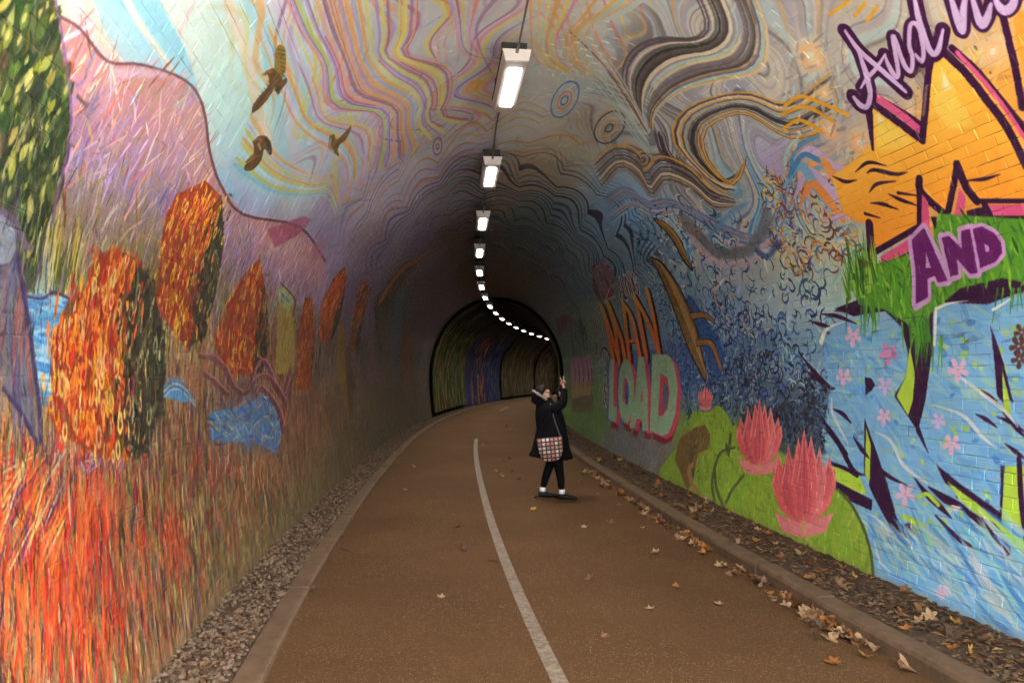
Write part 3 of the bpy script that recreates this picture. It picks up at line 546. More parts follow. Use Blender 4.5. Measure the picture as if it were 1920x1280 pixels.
curve([(1742, 912), (1775, 935), (1800, 945), (1830, 970), (1862, 990), (1888, 1030)], [3, 16, 10, 12, 20, 18], DP); curve([(1755, 965), (1800, 1010), (1840, 1030)], [3, 9, 2], DP); poly([(1785, 945), (1806, 950), (1790, 958)], C(200, 180, 170))
poly([(1857, 610), (1866, 632), (1882, 680), (1902, 757), (1894, 748), (1880, 696), (1882, 755), (1870, 738), (1866, 690)], DP); poly([(1880, 696), (1892, 742), (1897, 775), (1884, 775)], LM)
curve([(1755, 578), (1754, 610), (1752, 645)], 5, C(215, 220, 205)); curve([(1755, 578), (1780, 568), (1815, 563)], [6, 4, 1], C(215, 220, 205)); curve([(1862, 580), (1895, 560)], [6, 2], C(215, 215, 200))
curve([(1540, 640), (1552, 615), (1585, 602)], [8, 6, 1], C(215, 215, 205))
for pts in ([(1540, 588), (1570, 592), (1606, 606)], [(1522, 602), (1540, 608), (1556, 611)], [(1565, 582), (1590, 580), (1615, 574)], [(1500, 663), (1530, 700), (1555, 725), (1566, 727)], [(1505, 690), (1540, 715), (1550, 730)], [(1560, 765), (1580, 775), (1596, 792)], [(1530, 770), (1560, 810), (1590, 850)], [(1545, 800), (1575, 835), (1600, 880), (1622, 890)], [(1600, 818), (1615, 840), (1630, 858)], [(1830, 775), (1850, 785), (1870, 800)], [(1870, 780), (1895, 790), (1925, 810)], [(1840, 730), (1860, 745), (1880, 765)], [(1885, 830), (1905, 845), (1925, 860)], [(1880, 770), (1905, 800), (1925, 820)]):
    curve(pts, [1.5]+[8]*(len(pts)-2)+[2], DP)
for pts in ([(1640, 808), (1670, 825), (1690, 865), (1710, 885), (1740, 905)], [(1750, 758), (1790, 770), (1815, 785), (1840, 815), (1870, 840)], [(1775, 685), (1800, 705), (1840, 735), (1880, 765), (1910, 800)], [(1560, 745), (1562, 775), (1590, 830)], [(1625, 960), (1650, 975), (1670, 1000)], [(1640, 1010), (1650, 1050), (1670, 1070)], [(1840, 960), (1870, 990), (1925, 1045)], [(1745, 1060), (1770, 1090), (1785, 1115)], [(1600, 960), (1640, 990), (1690, 1000)]):
    curve(pts, [1.5, 5]+[7]*(len(pts)-3)+[2], C(205, 205, 200), .85)
for i in range(240):
    x = rng.uniform(1640, 1925); y = rng.uniform(max(940, 1000-(x-1640)*.1), 1010+(x-1640)*.75)
    s, v = sv(x, y); stroke(s, v, rng.uniform(.12, .4), rng.uniform(.015, .05), .55+rng.normal(0, .2) if False else -.5+rng.normal(0, .2), jit(pick([C(80, 135, 180), C(150, 190, 190), C(60, 110, 165), C(185, 195, 190), C(130, 185, 185), C(160, 175, 165)]), .03), .6)
def flower(x, y, r_, c, c2=None):
    for k in range(5):
        a = k*1.257+.4; curve([(x, y), (x+r_*math.cos(a), y+r_*math.sin(a))], [r_*.35, r_*.75], c, sm=False)
    curve([(x-1, y), (x+1, y)], 4, C(150, 160, 180), sm=False)
for a in ((1600, 630, 13), (1666, 662, 14), (1582, 705, 12), (1660, 722, 12), (1797, 692, 16), (1760, 788, 11), (1698, 925, 15), (1785, 832, 14), (1658, 780, 11), (1768, 1108, 10)):
    flower(*a, pick([C(190, 170, 205), C(205, 170, 190), C(200, 130, 170)]))
for a in ((1910, 648, 14), (1912, 672, 13), (1916, 622, 12)): flower(*a, C(85, 55, 50))
# water lilies on lime pads
PAD = [(1238, 880), (1262, 845), (1300, 830), (1290, 790), (1300, 770), (1330, 772), (1345, 758), (1362, 772), (1372, 800), (1385, 790), (1420, 800), (1480, 870), (1558, 905), (1590, 930), (1620, 980), (1638, 1040), (1641, 1105), (1440, 1005), (1240, 905)]
P = poly(PAD, C(128, 158, 55), 1, 2)
for q in inside(P, 620): stroke(q[0], q[1], rng.uniform(.08, .25), rng.uniform(.02, .05), math.pi/2+rng.normal(.4, .6), jit(pick([C(140, 170, 55), C(115, 145, 45), C(155, 175, 75), C(95, 125, 45), C(165, 160, 70)]), .02), .55)
poly([(1430, 785), (1470, 752), (1500, 762), (1520, 738), (1532, 770), (1548, 778), (1540, 815), (1550, 850), (1490, 860), (1380, 800), (1400, 770)], C(42, 46, 54), .7, 14)
squiggles([(1440, 780), (1555, 720), (1548, 840), (1480, 830)], 260, [C(90, 110, 130), C(20, 20, 30), C(60, 80, 110)], .8)
poly([(1265, 860), (1275, 820), (1305, 800), (1322, 795), (1332, 815), (1330, 840), (1310, 850), (1300, 900), (1290, 920)], C(110, 85, 50), .95, 3)
for i in range(60):
    s, v = sv(rng.uniform(1270, 1328), rng.uniform(805, 900)); stroke(s, v, .12, .018, 1+rng.normal(0, .5), jit(pick([C(150, 115, 70), C(80, 60, 40), C(125, 95, 55)]), .02), .8)
for pts in ([(1300, 890), (1296, 850), (1310, 830)], [(1340, 940), (1336, 900), (1350, 850), (1378, 838)], [(1360, 955), (1345, 920), (1340, 880)], [(1395, 890), (1375, 915), (1362, 940)], [(1560, 905), (1600, 950), (1630, 1020), (1641, 1098)], [(1370, 815), (1366, 850), (1362, 835)]):
    curve(pts, 5, C(70, 75, 50), .85)
curve([(1300, 870), (1292, 880), (1300, 910), (1312, 925)], 8, C(150, 120, 75))
def lily(cx, top, bot, wd, seed):
    r_ = random.Random(seed); h = bot-top; pk = [C(200, 92, 92), C(208, 108, 106), C(182, 76, 84), C(205, 122, 120)]
    for k, f in enumerate((-.9, .9, -.55, .55, -.2, .25, 0)):
        x = cx+f*wd*.5; tip = top+h*(.12*abs(f)*2+.05*r_.random()); b = bot-h*.12
        L = [(cx+f*wd*.10-wd*.04, b), (cx+(x-cx)*.75-wd*.12, top+h*.72), (x-wd*.135, top+h*.52), (x-wd*.115, top+h*.36), (x-wd*.06, tip+h*.14), (x+f*3, tip)]
        Rr = [(x+wd*.06, tip+h*.13), (x+wd*.12, top+h*.36), (x+wd*.135, top+h*.52), (cx+(x-cx)*.75+wd*.12, top+h*.72), (cx+f*wd*.10+wd*.04, b)]
        poly(L+Rr, pk[k % 4], 1, 1)
        for j in range(5): curve([(cx+f*wd*.10+(j-2)*wd*.02, b), (x+(j-2)*wd*.045, top+h*.5), (x+f*2+(j-2)*1.0, tip+h*.12)], 1.6, jit(pk[(k+1) % 4]*rng.uniform(.8, 1.15), .03), .6)
        curve([(x-wd*.12, top+h*.5), (x+f*2, tip), (x+wd*.13, top+h*.5)], 2, C(225, 150, 150), .7, sm=False); curve([(cx+f*wd*.12, b), (x, tip+h*.1)], 2, C(165, 60, 75), .6, sm=False)
    for f in (-1, 1): poly([(cx, b), (cx+f*wd*.55, b-h*.12), (cx+f*wd*.62, b-h*.2), (cx+f*wd*.4, b+h*.06), (cx, bot)], C(205, 125, 125), 1, 1)
    poly([(cx, b-h*.1), (cx+wd*.08, b+h*.03), (cx, bot), (cx-wd*.06, b)], C(190, 150, 95), .7, 2)
lily(1323, 722, 770, 22, 1); lily(1424, 742, 892, 74, 2); lily(1508, 803, 1008, 102, 3)
# lettering further in, in tall stretched strokes
FONT = {'A': [[(0, 1), (.5, 0), (1, 1)], [(.2, .65), (.8, .65)]], 'L': [[(.1, 0), (.1, 1), (1, 1)]], 'O': [[(.5, 0), (.05, .3), (.05, .7), (.5, 1), (.95, .7), (.95, .3), (.5, 0)]], 'N': [[(.05, 1), (.05, 0), (.95, 1), (.95, 0)]], 'G': [[(.95, .2), (.5, 0), (.05, .3), (.05, .75), (.5, 1), (.95, .8), (.95, .55), (.6, .55)]], 'M': [[(0, 1), (.1, 0), (.5, .75), (.9, 0), (1, 1)]], 'W': [[(0, 0), (.25, 1), (.5, .3), (.75, 1), (1, 0)]], 'I': [[(.5, 0), (.5, 1)]], 'T': [[(0, 0), (1, 0)], [(.5, 0), (.5, 1)]], 'H': [[(.05, 0), (.05, 1)], [(.95, 0), (.95, 1)], [(.05, .5), (.95, .5)]], 'U': [[(.05, 0), (.05, .8), (.5, 1), (.95, .8), (.95, 0)]], 'P': [[(.1, 1), (.1, 0), (.9, .1), (.9, .45), (.1, .55)]], '&': [[(1, 1), (.2, .3), (.35, 0), (.7, .1), (.6, .35), (.1, .65), (.15, .95), (.55, 1), (.95, .6)]]}
def word(txt, quad, w, col, back=None, bw=0, gap=.22):
    (tl, tr, br, bl) = [np.array(q, float) for q in quad]; n = len(txt)
    def mp(u, t): return tuple((tl*(1-u)+tr*u)*(1-t)+(bl*(1-u)+br*u)*t)
    for ps in ((back, w+bw), (col, w)) if back is not None else ((col, w),):
        for i, ch in enumerate(txt):
            for st in FONT[ch]: curve([mp((i+gap/2+x*(1-gap))/n, y) for x, y in st], ps[1], ps[0], sm=False)
poly([(1110, 500), (1130, 484), (1156, 520), (1128, 568), (1112, 545)], C(95, 50, 65), .9, 2)
word('LUMPING', ((1112, 512), (1132, 486), (1155, 522), (1128, 562)), 1.0, C(60, 20, 35), C(190, 170, 180), 1.4)
poly([(1132, 570), (1146, 535), (1152, 552), (1140, 560)], C(150, 60, 75), 1, 1); curve([(1132, 572), (1146, 533), (1154, 555), (1140, 560), (1132, 572)], 1.5, C(200, 180, 185), sm=False)
word('ALONG', ((1156, 528), (1188, 509), (1201, 552), (1163, 560)), 2.0, C(60, 15, 25), C(215, 200, 200), 2.4)
word('WITH', ((1112, 598), (1130, 588), (1140, 678), (1116, 684)), 1.0, C(40, 20, 30), C(200, 190, 200), 1.2)
poly([(1138, 660), (1222, 655), (1262, 660), (1275, 690), (1275, 770), (1250, 815), (1138, 790)], C(85, 100, 150), .9, 4)
def man(S, V): t = np.clip((V-HALF-2.9)/.9, 0, 1)[..., None]+0*S[..., None]; return (1-t)*C(225, 175, 80)+t*C(225, 115, 45)
MAN = [[(1150, 673), (1140, 620), (1130, 578)], [(1130, 578), (1150, 640), (1160, 672)], [(1160, 672), (1152, 610), (1142, 574)], [(1142, 574), (1163, 630), (1172, 672)], [(1180, 672), (1172, 600), (1168, 568)], [(1168, 568), (1186, 600), (1200, 668)], [(1175, 640), (1192, 638)], [(1212, 668), (1200, 600), (1191, 558)], [(1191, 558), (1218, 610), (1236, 664)], [(1236, 664), (1226, 600), (1214, 545)]]
for p in MAN: curve([(x+5, y+2) for x, y in p], 6, C(50, 18, 22))
for p in MAN: curve(p, 6.2, man)
word('&', ((1131, 700), (1140, 700), (1138, 758), (1129, 758)), 1.5, C(25, 20, 25), C(205, 200, 200), 2)
TL = C(150, 180, 145); RS = C(200, 75, 100); RD = C(130, 40, 55)
ell = lambda cx, cy_, a, b: [(cx+a*math.cos(t*math.pi/9), cy_+b*math.sin(t*math.pi/9)) for t in range(18)]
LOAD = [[(1143, 673), (1151, 673), (1150, 762), (1158, 763), (1155, 792), (1141, 785)], ell(1174, 733, 15, 61), [(1197, 668), (1207, 668), (1215, 733), (1216, 807), (1205, 807), (1203, 785), (1194, 785), (1191, 802), (1181, 802), (1193, 719)], [(1223, 664), (1252, 664), (1264, 682), (1271, 725), (1267, 776), (1254, 812), (1243, 817), (1219, 807)]]
for L in LOAD: poly([(x+5, y+15) for x, y in L], RD)
for L in LOAD: poly([(x+7, y+5) for x, y in L], RS)
for L in LOAD: poly(L, TL)
poly(ell(1173, 733, 5, 25), RS); poly([(x+2, y+1) for x, y in ell(1174, 735, 3.4, 22)], C(70, 95, 140)); poly([(1204, 724), (1206, 752), (1201, 753)], RS)
poly([(1238, 700), (1250, 706), (1256, 733), (1252, 764), (1242, 780), (1235, 778)], RS); poly([(1244, 716), (1252, 722), (1254, 740), (1250, 764), (1243, 772)], C(95, 110, 130))
curve([(1125, 675), (1132, 652), (1139, 660), (1142, 672)], 3.5, C(40, 20, 30)); curve([(1125, 677), (1132, 655), (1139, 663), (1142, 674)], 1.2, C(200, 190, 190))
# unreadable tags near the first rib
for i in range(34):
    x = rng.uniform(1044, 1076); y0 = 590+abs(x-1060)*.5; curve([(x, y0), (x+3, y0+rng.uniform(18, 34))], 2.2, pick([C(120, 60, 95), C(85, 40, 70), C(150, 90, 120)]), .9, sm=False)
for i in range(40):
    x = rng.uniform(1064, 1100); y0 = rng.uniform(592, 660); curve([(x, y0), (x+3, y0+rng.uniform(12, 36))], 2.0, pick([C(90, 140, 150), C(70, 120, 135), C(35, 60, 75), C(110, 155, 150)]), .9, sm=False)
poly([(1069, 672), (1108, 664), (1112, 700), (1110, 735), (1074, 740), (1069, 705)], C(185, 135, 155), .9, 1); poly([(1071, 720), (1111, 715), (1108, 745), (1075, 755)], C(165, 140, 80), .8, 2); poly([(1072, 748), (1112, 738), (1114, 775), (1074, 772)], C(100, 80, 70), .8, 3)
for x in (1076, 1084, 1092, 1101, 1107): curve([(x, 678), (x+1, 735)], 1.4, C(90, 50, 70), .8, sm=False); curve([(x+3, 696), (x+3, 712)], 2.5, C(45, 25, 40), .9, sm=False)
for i in range(420):
    x = rng.uniform(1046, 1135); y = rng.uniform(755, 825); s, v = sv(x, y); stroke(s, v, rng.uniform(.1, .4), .04, math.pi/2+rng.normal(0, .15), jit(pick([C(85, 120, 50), C(110, 140, 60), C(70, 100, 45), C(150, 160, 80)]), .03), .7)
for i in range(90):
    x = rng.uniform(1046, 1068); y = rng.uniform(600, 780); s, v = sv(x, y); stroke(s, v, .5, .05, math.pi/2+rng.normal(0, .1), jit(pick([C(130, 140, 70), C(110, 125, 60)]), .03), .6)

for i in range(8000):
    s = float(np.exp(rng.uniform(math.log(1.8), math.log(24)))); v = float(rng.uniform(0, HALF-3.45)); k = 1+max(0, s-6)*.07
    c0, r0 = int(min(max(colu(s), 0), WA-1)), int(v*PV); c = A[r0, c0]*rng.uniform(.35, .9) if rng.random() < .5 else A[r0, c0]*.6+.4*rng.uniform(.6, .95)*C(235, 215, 170)
    stroke(s, v, rng.uniform(.04, .16)*k, rng.uniform(.005, .014)*k, math.pi/2+rng.normal(0, .25), c.astype(np.float32), .8)
# --- wear: chips where the bare wall shows, dusty foot
chips = vnoise(np.broadcast_to(SC[None], (HA, WA)), np.broadcast_to(VR[:, None], (HA, WA)), 23, 23, 21)
chips += .6*vnoise(np.broadcast_to(SC[None], (HA, WA)), np.broadcast_to(VR[:, None], (HA, WA)), 2.1, 2.1, 22)
m = np.clip((chips-.66)*16, 0, 1)*.75
A += m[..., None]*(C(70, 58, 48)-A); del chips, m
ft = np.clip(1-np.minimum(VR, LP-VR)/.16, 0, 1)[:, None, None]*.75
A += ft*(C(120, 100, 75)-A)
lum = A.mean(-1, keepdims=True); A += .10*(A-lum); del lum                        # strong pigments
crown = np.exp(-((VR-HALF)/2.6)**4)[:, None, None]*np.clip((15-SC)/6, 0, 1)[None, :, None]
A += crown*.75*(A*(1.2-A))*C(235, 250, 262); del crown                                            # crown paint lightened near the mouth: missing daylight put into the colour
A *= (1-.26*np.clip((HALF-3.3-VR)/.6, 0, 1))[:, None, None]                          # lower left wall darkened in colour to offset strong daylight
A *= np.interp(SC, [9, 20], [1, .78]).astype(np.float32)[None, :, None]             # paint darkened with depth: dimmer light put into the colour
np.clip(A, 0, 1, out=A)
# --- sheet B: the far lining, coarse
PB = 36.0; SB0, SB1 = 28.0, 86.0
WB, HB = int((SB1-SB0)*PB), int(LP*PB)
SCB = SB0+(np.arange(WB)+.5)/PB; VRB = (np.arange(HB)+.5)/PB
Sb, Vb = np.meshgrid(SCB, VRB); ub = np.abs(Vb-HALF)
B = np.zeros((HB, WB, 3), np.float32)+C(95, 88, 70)
B[:] = np.where((Sb < 37)[..., None], C(75, 88, 50), np.where((Sb < 48)[..., None], C(58, 62, 100), C(80, 68, 45)))
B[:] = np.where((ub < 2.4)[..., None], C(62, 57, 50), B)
S_keep = (SC, VR, A, WA, HA, PV)
def strokeB(s, v, ln, wd, ang, col, al):
    ca, sa = math.cos(ang), math.sin(ang); hl, hw = ln/2, wd/2
    c0, c1 = int(max(0, (s-SB0-hl*abs(ca)-hw)*PB)), int(min(WB, (s-SB0+hl*abs(ca)+hw)*PB+2)); r0, r1 = int(max(0, (v-hl*abs(sa)-hw)*PB)), int(min(HB, (v+hl*abs(sa)+hw)*PB+2))
    if c1 <= c0 or r1 <= r0: return
    Sx = SCB[c0:c1][None]-s; Vx = VRB[r0:r1][:, None]-v
    m = np.clip((1-np.abs(-Sx*sa+Vx*ca)/hw)*2, 0, 1)*(np.abs(Sx*ca+Vx*sa) < hl)*al
    B[r0:r1, c0:c1] += m[..., None]*(col-B[r0:r1, c0:c1])
for i in range(5200):
    s = rng.uniform(28, 86); v = rng.uniform(0, LP); u = abs(v-HALF)
    if s < 37: pal = [C(90, 130, 70), C(60, 95, 50), C(190, 120, 60), C(150, 160, 90), C(170, 80, 60), C(120, 110, 60)]
    elif s < 48: pal = [C(75, 85, 145), C(60, 65, 115), C(90, 95, 130), C(80, 80, 100)]
    else: pal = [C(120, 100, 60), C(90, 95, 60), C(150, 110, 70), C(85, 75, 55), C(105, 115, 70)]
    if 39.5 < s < 43.5 and u > 1.8: pal = [C(190, 110, 65), C(160, 70, 55), C(205, 150, 80), C(120, 50, 50)]
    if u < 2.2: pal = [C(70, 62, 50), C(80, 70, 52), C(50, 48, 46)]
    strokeB(s, v, rng.uniform(.3, 1.0), rng.uniform(.1, .25), math.pi/2+rng.normal(0, .15), jit(pick(pal), .07), .85)
B *= .8; np.clip(B, 0, 1, out=B)  # far sheet darkened: weak lamp light on the walls put into its colour
def make_image(name, arr):
    h, w = arr.shape[:2]
    im = bpy.data.images.new(name, w, h, alpha=False, float_buffer=False)
    buf = np.ones((h, w, 4), np.float32); buf[..., :3] = arr
    im.pixels.foreach_set(buf.ravel()); im.update(); im.pack()
    return im
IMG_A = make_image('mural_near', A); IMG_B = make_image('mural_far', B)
del A, B
# ------------------------------------------------------------------ materials
def mat(name):
    m = bpy.data.materials.new(name); m.use_nodes = True
    return m, m.node_tree.nodes, m.node_tree.links, m.node_tree.nodes['Principled BSDF']
def N(n, t, **kw):
    x = n.new(t)
    for k, v in kw.items():
        if k in ('operation', 'blend_type', 'data_type', 'interpolation', 'feature', 'distance', 'uv_map', 'image', 'extension', 'noise_dimensions'): setattr(x, k, v)
        else: x.inputs[k.replace('_', ' ')].default_value = v
    return x
def ramp(n, stops):
    r = n.new('ShaderNodeValToRGB'); e = r.color_ramp.elements
    while len(e) < len(stops): e.new(.5)
    for q, (p, c) in zip(e, stops): q.position = p; q.color = (*c, 1) if len(c) == 3 else c
    return r
def noise(n, l, vec, scale, detail=3, rough=.6):
    x = N(n, 'ShaderNodeTexNoise', Scale=scale, Detail=detail, Roughness=rough); l.new(vec, x.inputs['Vector']); return x
def mixc(n, l, fac, a, b, mode='MIX'):
    x = n.new('ShaderNodeMix'); x.data_type = 'RGBA'; x.blend_type = mode
    for i, q in ((0, fac), (6, a), (7, b)):
        if isinstance(q, bpy.types.NodeSocket): l.new(q, x.inputs[i])
        elif i == 0: x.inputs[0].default_value = q
        else: x.inputs[i].default_value = (*q, 1)
    return x.outputs[2]
def bump(n, l, h, strength, dist, bsdf):
    b = N(n, 'ShaderNodeBump', Strength=strength, Distance=dist); l.new(h, b.inputs['Height']); l.new(b.outputs[0], bsdf.inputs['Normal'])
def paint_material(name, img, joints=False, far=False):
    m, n, l, b = mat(name)
    uv = n.new('ShaderNodeUVMap'); uv.uv_map = 'UVMap'
    t = N(n, 'ShaderNodeTexImage', image=img, interpolation='Linear', extension='EXTEND'); l.new(uv.outputs[0], t.inputs['Vector'])
    g = n.new('ShaderNodeNewGeometry'); pos = g.outputs['Position']
    col = t.outputs['Color']
    n1 = noise(n, l, pos, 1.6, 4); r1 = ramp(n, [(.35, (.82, .8, .78)), (.65, (1, 1, 1))]); l.new(n1.outputs[0], r1.inputs[0])
    col = mixc(n, l, .8, col, r1.outputs[0], 'MULTIPLY')
    if joints:      # paint has dropped out of many joints low on the right-hand wall: sooty mortar shows
        sx = n.new('ShaderNodeSeparateXYZ'); l.new(uv.outputs[0], sx.inputs[0])
        n2 = noise(n, l, pos, 2.3, 5, .7); r2 = ramp(n, [(.46, (0, 0, 0)), (.66, (.85, .85, .85))]); l.new(n2.outputs[0], r2.inputs[0])
        r3 = ramp(n, [(.0, (.10,)*3), (.67, (.12,)*3), (.74, (1, 1, 1))]); l.new(sx.outputs[1], r3.inputs[0])
        col = mixc(n, l, mixc(n, l, 1.0, r2.outputs[0], r3.outputs[0], 'MULTIPLY'), col, (.045, .036, .028))
    if far:
        br = N(n, 'ShaderNodeTexBrick', Scale=1.0); br.inputs['Mortar Size'].default_value = .009; br.inputs['Brick Width'].default_value = .225; br.inputs['Row Height'].default_value = .075
        mp = n.new('ShaderNodeMapping'); mp.inputs['Scale'].default_value = (SB1-SB0, LP, 1); l.new(uv.outputs[0], mp.inputs[0]); l.new(mp.outputs[0], br.inputs['Vector'])
        col = mixc(n, l, br.outputs['Fac'], col, (.05, .042, .035))
    l.new(col, b.inputs['Base Color'])
    if far: b.inputs['Specular IOR Level'].default_value = 0.0
    n3 = noise(n, l, pos, 90, 4, .65); n4 = noise(n, l, pos, 14, 3)
    a = N(n, 'ShaderNodeMath', operation='MULTIPLY_ADD'); l.new(n4.outputs[0], a.inputs[0]); a.inputs[1].default_value = 2.0; l.new(n3.outputs[0], a.inputs[2])
    bump(n, l, a.outputs[0], .55, .006, b)
    r4 = ramp(n, [(.3, (.3, .3, .3)), (.7, (.6, .6, .6))]); l.new(n4.outputs[0], r4.inputs[0]); l.new(r4.outputs[0], b.inputs['Roughness'])
    return m
M = {}
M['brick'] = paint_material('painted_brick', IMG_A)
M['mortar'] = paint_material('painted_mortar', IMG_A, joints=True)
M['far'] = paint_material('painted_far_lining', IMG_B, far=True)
def plain(name, col, rough=.6, metal=0, var=.25, scale=20, bmp=.2, bd=.002, spec=.5):
    m, n, l, b = mat(name); g = n.new('ShaderNodeNewGeometry')
    x = noise(n, l, g.outputs['Position'], scale, 5, .65); r = ramp(n, [(.3, tuple(c*(1-var) for c in col)), (.7, tuple(min(1, c*(1+var)) for c in col))])
    l.new(x.outputs[0], r.inputs[0]); l.new(r.outputs[0], b.inputs['Base Color'])
    b.inputs['Roughness'].default_value = rough; b.inputs['Metallic'].default_value = metal; b.inputs['Specular IOR Level'].default_value = spec
    if bmp: bump(n, l, x.outputs[0], bmp, bd, b)
    return m
def asphalt():
    m, n, l, b = mat('dusty_asphalt'); g = n.new('ShaderNodeNewGeometry'); p = g.outputs['Position']
    big = noise(n, l, p, .55, 5, .6); r = ramp(n, [(.32, (.068, .0345, .0135)), (.68, (.090, .046, .019))]); l.new(big.outputs[0], r.inputs[0])
    fine = noise(n, l, p, 55, 4, .7); rf = ramp(n, [(.3, (.72, .70, .68)), (.7, (1.2, 1.2, 1.2))]); l.new(fine.outputs[0], rf.inputs[0])
    c = mixc(n, l, 1.0, r.outputs[0], rf.outputs[0], 'MULTIPLY')
    vo = N(n, 'ShaderNodeTexVoronoi', Scale=75.0, Randomness=1.0); l.new(p, vo.inputs['Vector'])
    sz = N(n, 'ShaderNodeMath', operation='LESS_THAN'); l.new(vo.outputs['Distance'], sz.inputs[0]); sz.inputs[1].default_value = .33
    sep = n.new('ShaderNodeSeparateColor'); l.new(vo.outputs['Color'], sep.inputs[0])
    on = N(n, 'ShaderNodeMath', operation='GREATER_THAN'); l.new(sep.outputs[0], on.inputs[0]); on.inputs[1].default_value = .72
    mu = N(n, 'ShaderNodeMath', operation='MULTIPLY'); l.new(sz.outputs[0], mu.inputs[0]); l.new(on.outputs[0], mu.inputs[1])
    patch = noise(n, l, p, 1.3, 3); rp = ramp(n, [(.35, (.25, .25, .25)), (.65, (.9, .9, .9))]); l.new(patch.outputs[0], rp.inputs[0])
    m2 = N(n, 'ShaderNodeMath', operation='MULTIPLY'); l.new(mu.outputs[0], m2.inputs[0]); l.new(rp.outputs[0], m2.inputs[1])
    c = mixc(n, l, m2.outputs[0], c, (.20, .135, .08))
    l.new(c, b.inputs['Base Color']); b.inputs['Roughness'].default_value = .9; b.inputs['Specular IOR Level'].default_value = .08
    bump(n, l, fine.outputs[0], .5, .004, b)
    return m
M['asphalt'] = asphalt()
def line_paint():
    m, n, l, b = mat('worn_line_paint'); g = n.new('ShaderNodeNewGeometry'); p = g.outputs['Position']
    x = noise(n, l, p, 30, 6, .8); r = ramp(n, [(.44, (.10, .065, .038)), (.60, (.20, .15, .10))]); l.new(x.outputs[0], r.inputs[0]); l.new(r.outputs[0], b.inputs['Base Color'])
    b.inputs['Roughness'].default_value = .8; bump(n, l, x.outputs[0], .4, .003, b); return m
M['line'] = line_paint()
M['kerb'] = plain('dusty_concrete', (.098, .060, .033), .85, spec=.15, var=.3, scale=9, bmp=.5, bd=.004)
M['dirt'] = plain('packed_dirt', (.060, .038, .023), .95, var=.45, scale=14, bmp=.9, bd=.012, spec=.08)
M['bounce_ground'] = plain('pale_bounce_ground', (.38, .365, .33), .95, var=.25, scale=2, bmp=.5, bd=.02)  # unseen ground kept pale in colour to bounce daylight up to the crown
M['stone'] = plain('dressed_stone', (.25, .22, .18), .85, var=.3, scale=4, bmp=.5, bd=.01)
def island(name, stops, rough=.85):
    m, n, l, b = mat(name); g = n.new('ShaderNodeNewGeometry'); r = ramp(n, stops); r.color_ramp.interpolation = 'LINEAR'
    l.new(g.outputs['Random Per Island'], r.inputs[0]); x = noise(n, l, g.outputs['Position'], 120, 3)
    c = mixc(n, l, .5, r.outputs[0], x.outputs[1], 'OVERLAY'); l.new(r.outputs[0] if False else c, b.inputs['Base Color']); b.inputs['Roughness'].default_value = rough; b.inputs['Specular IOR Level'].default_value = .12
    return m
M['gravel'] = island('gravel_stone', [(0, (.05, .03, .017)), (.4, (.09, .058, .035)), (.75, (.135, .09, .056)), (1, (.07, .046, .03))])
M['soil_stone'] = island('soil_clod', [(0, (.035, .022, .014)), (.5, (.066, .042, .025)), (.85, (.10, .064, .038)), (1, (.13, .09, .058))])
M['litter'] = island('leaf_litter', [(0, (.05, .025, .012)), (.4, (.09, .046, .02)), (.7, (.13, .07, .03)), (.9, (.18, .105, .042)), (1, (.14, .05, .016))], .7)
def leaf_mat(name, c, c2):
    m, n, l, b = mat(name); g = n.new('ShaderNodeNewGeometry'); x = noise(n, l, g.outputs['Position'], 35, 4); r = ramp(n, [(.35, c), (.65, c2)])
    l.new(x.outputs[0], r.inputs[0]); l.new(r.outputs[0], b.inputs['Base Color']); b.inputs['Roughness'].default_value = .7; b.inputs['Specular IOR Level'].default_value = .15
    return m
LEAF = [leaf_mat('leaf_brown', (.08, .036, .016), (.14, .072, .032)), leaf_mat('leaf_tan', (.18, .105, .05), (.25, .165, .085)), leaf_mat('leaf_orange', (.24, .09, .02), (.16, .056, .014)), leaf_mat('leaf_yellow', (.32, .18, .03), (.22, .115, .025)), leaf_mat('leaf_dark', (.045, .026, .016), (.075, .042, .025))]
M['white_metal'] = plain('white_enamel', (.72, .71, .70), .4, var=.06, scale=6, bmp=0)
M['grey_metal'] = plain('grey_steel', (.22, .22, .22), .5, .6, var=.2, scale=12, bmp=0)
M['black_metal'] = plain('black_bracket', (.015, .015, .016), .6, var=.2, bmp=0)
m, n, l, b = mat('lit_diffuser'); b.inputs['Base Color'].default_value = (.9, .9, .9, 1); b.inputs['Emission Color'].default_value = (1, .955, .92, 1); b.inputs['Emission Strength'].default_value = LAMP_EMISSION; M['lit'] = m
M['lens'] = plain('frosted_lens', (.62, .59, .58), .3, var=.04, scale=4, bmp=0)

# ------------------------------------------------------------------ mesh helpers
COL = scene.collection
def obj(name, verts, faces, material=None, parent=None, uvs=None, smooth_=False):
    me = bpy.data.meshes.new(name); me.from_pydata([tuple(map(float, v)) for v in verts] if not isinstance(verts, np.ndarray) else verts.tolist(), [], faces)
    if uvs is not None:
        u = me.uv_layers.new(name='UVMap'); li = np.empty(len(me.loops), np.int32); me.loops.foreach_get('vertex_index', li)
        u.data.foreach_set('uv', np.asarray(uvs, np.float32)[li].ravel())
    if smooth_: me.polygons.foreach_set('use_smooth', [True]*len(me.polygons))
    me.update()
    o = bpy.data.objects.new(name, me); COL.objects.link(o)
    if material: me.materials.append(material)
    if parent: o.parent = parent
    return o
def empty(name, loc=(0, 0, 0), rz=0):
    o = bpy.data.objects.new(name, None); o.location = loc; o.rotation_euler = (0, 0, rz); o.empty_display_size = .2; COL.objects.link(o); return o
def tag(o, label, cat, group=None):
    o['label'] = label; o['category'] = cat
    if group: o['group'] = group
    return o
def kind(o, k): o['kind'] = k; return o
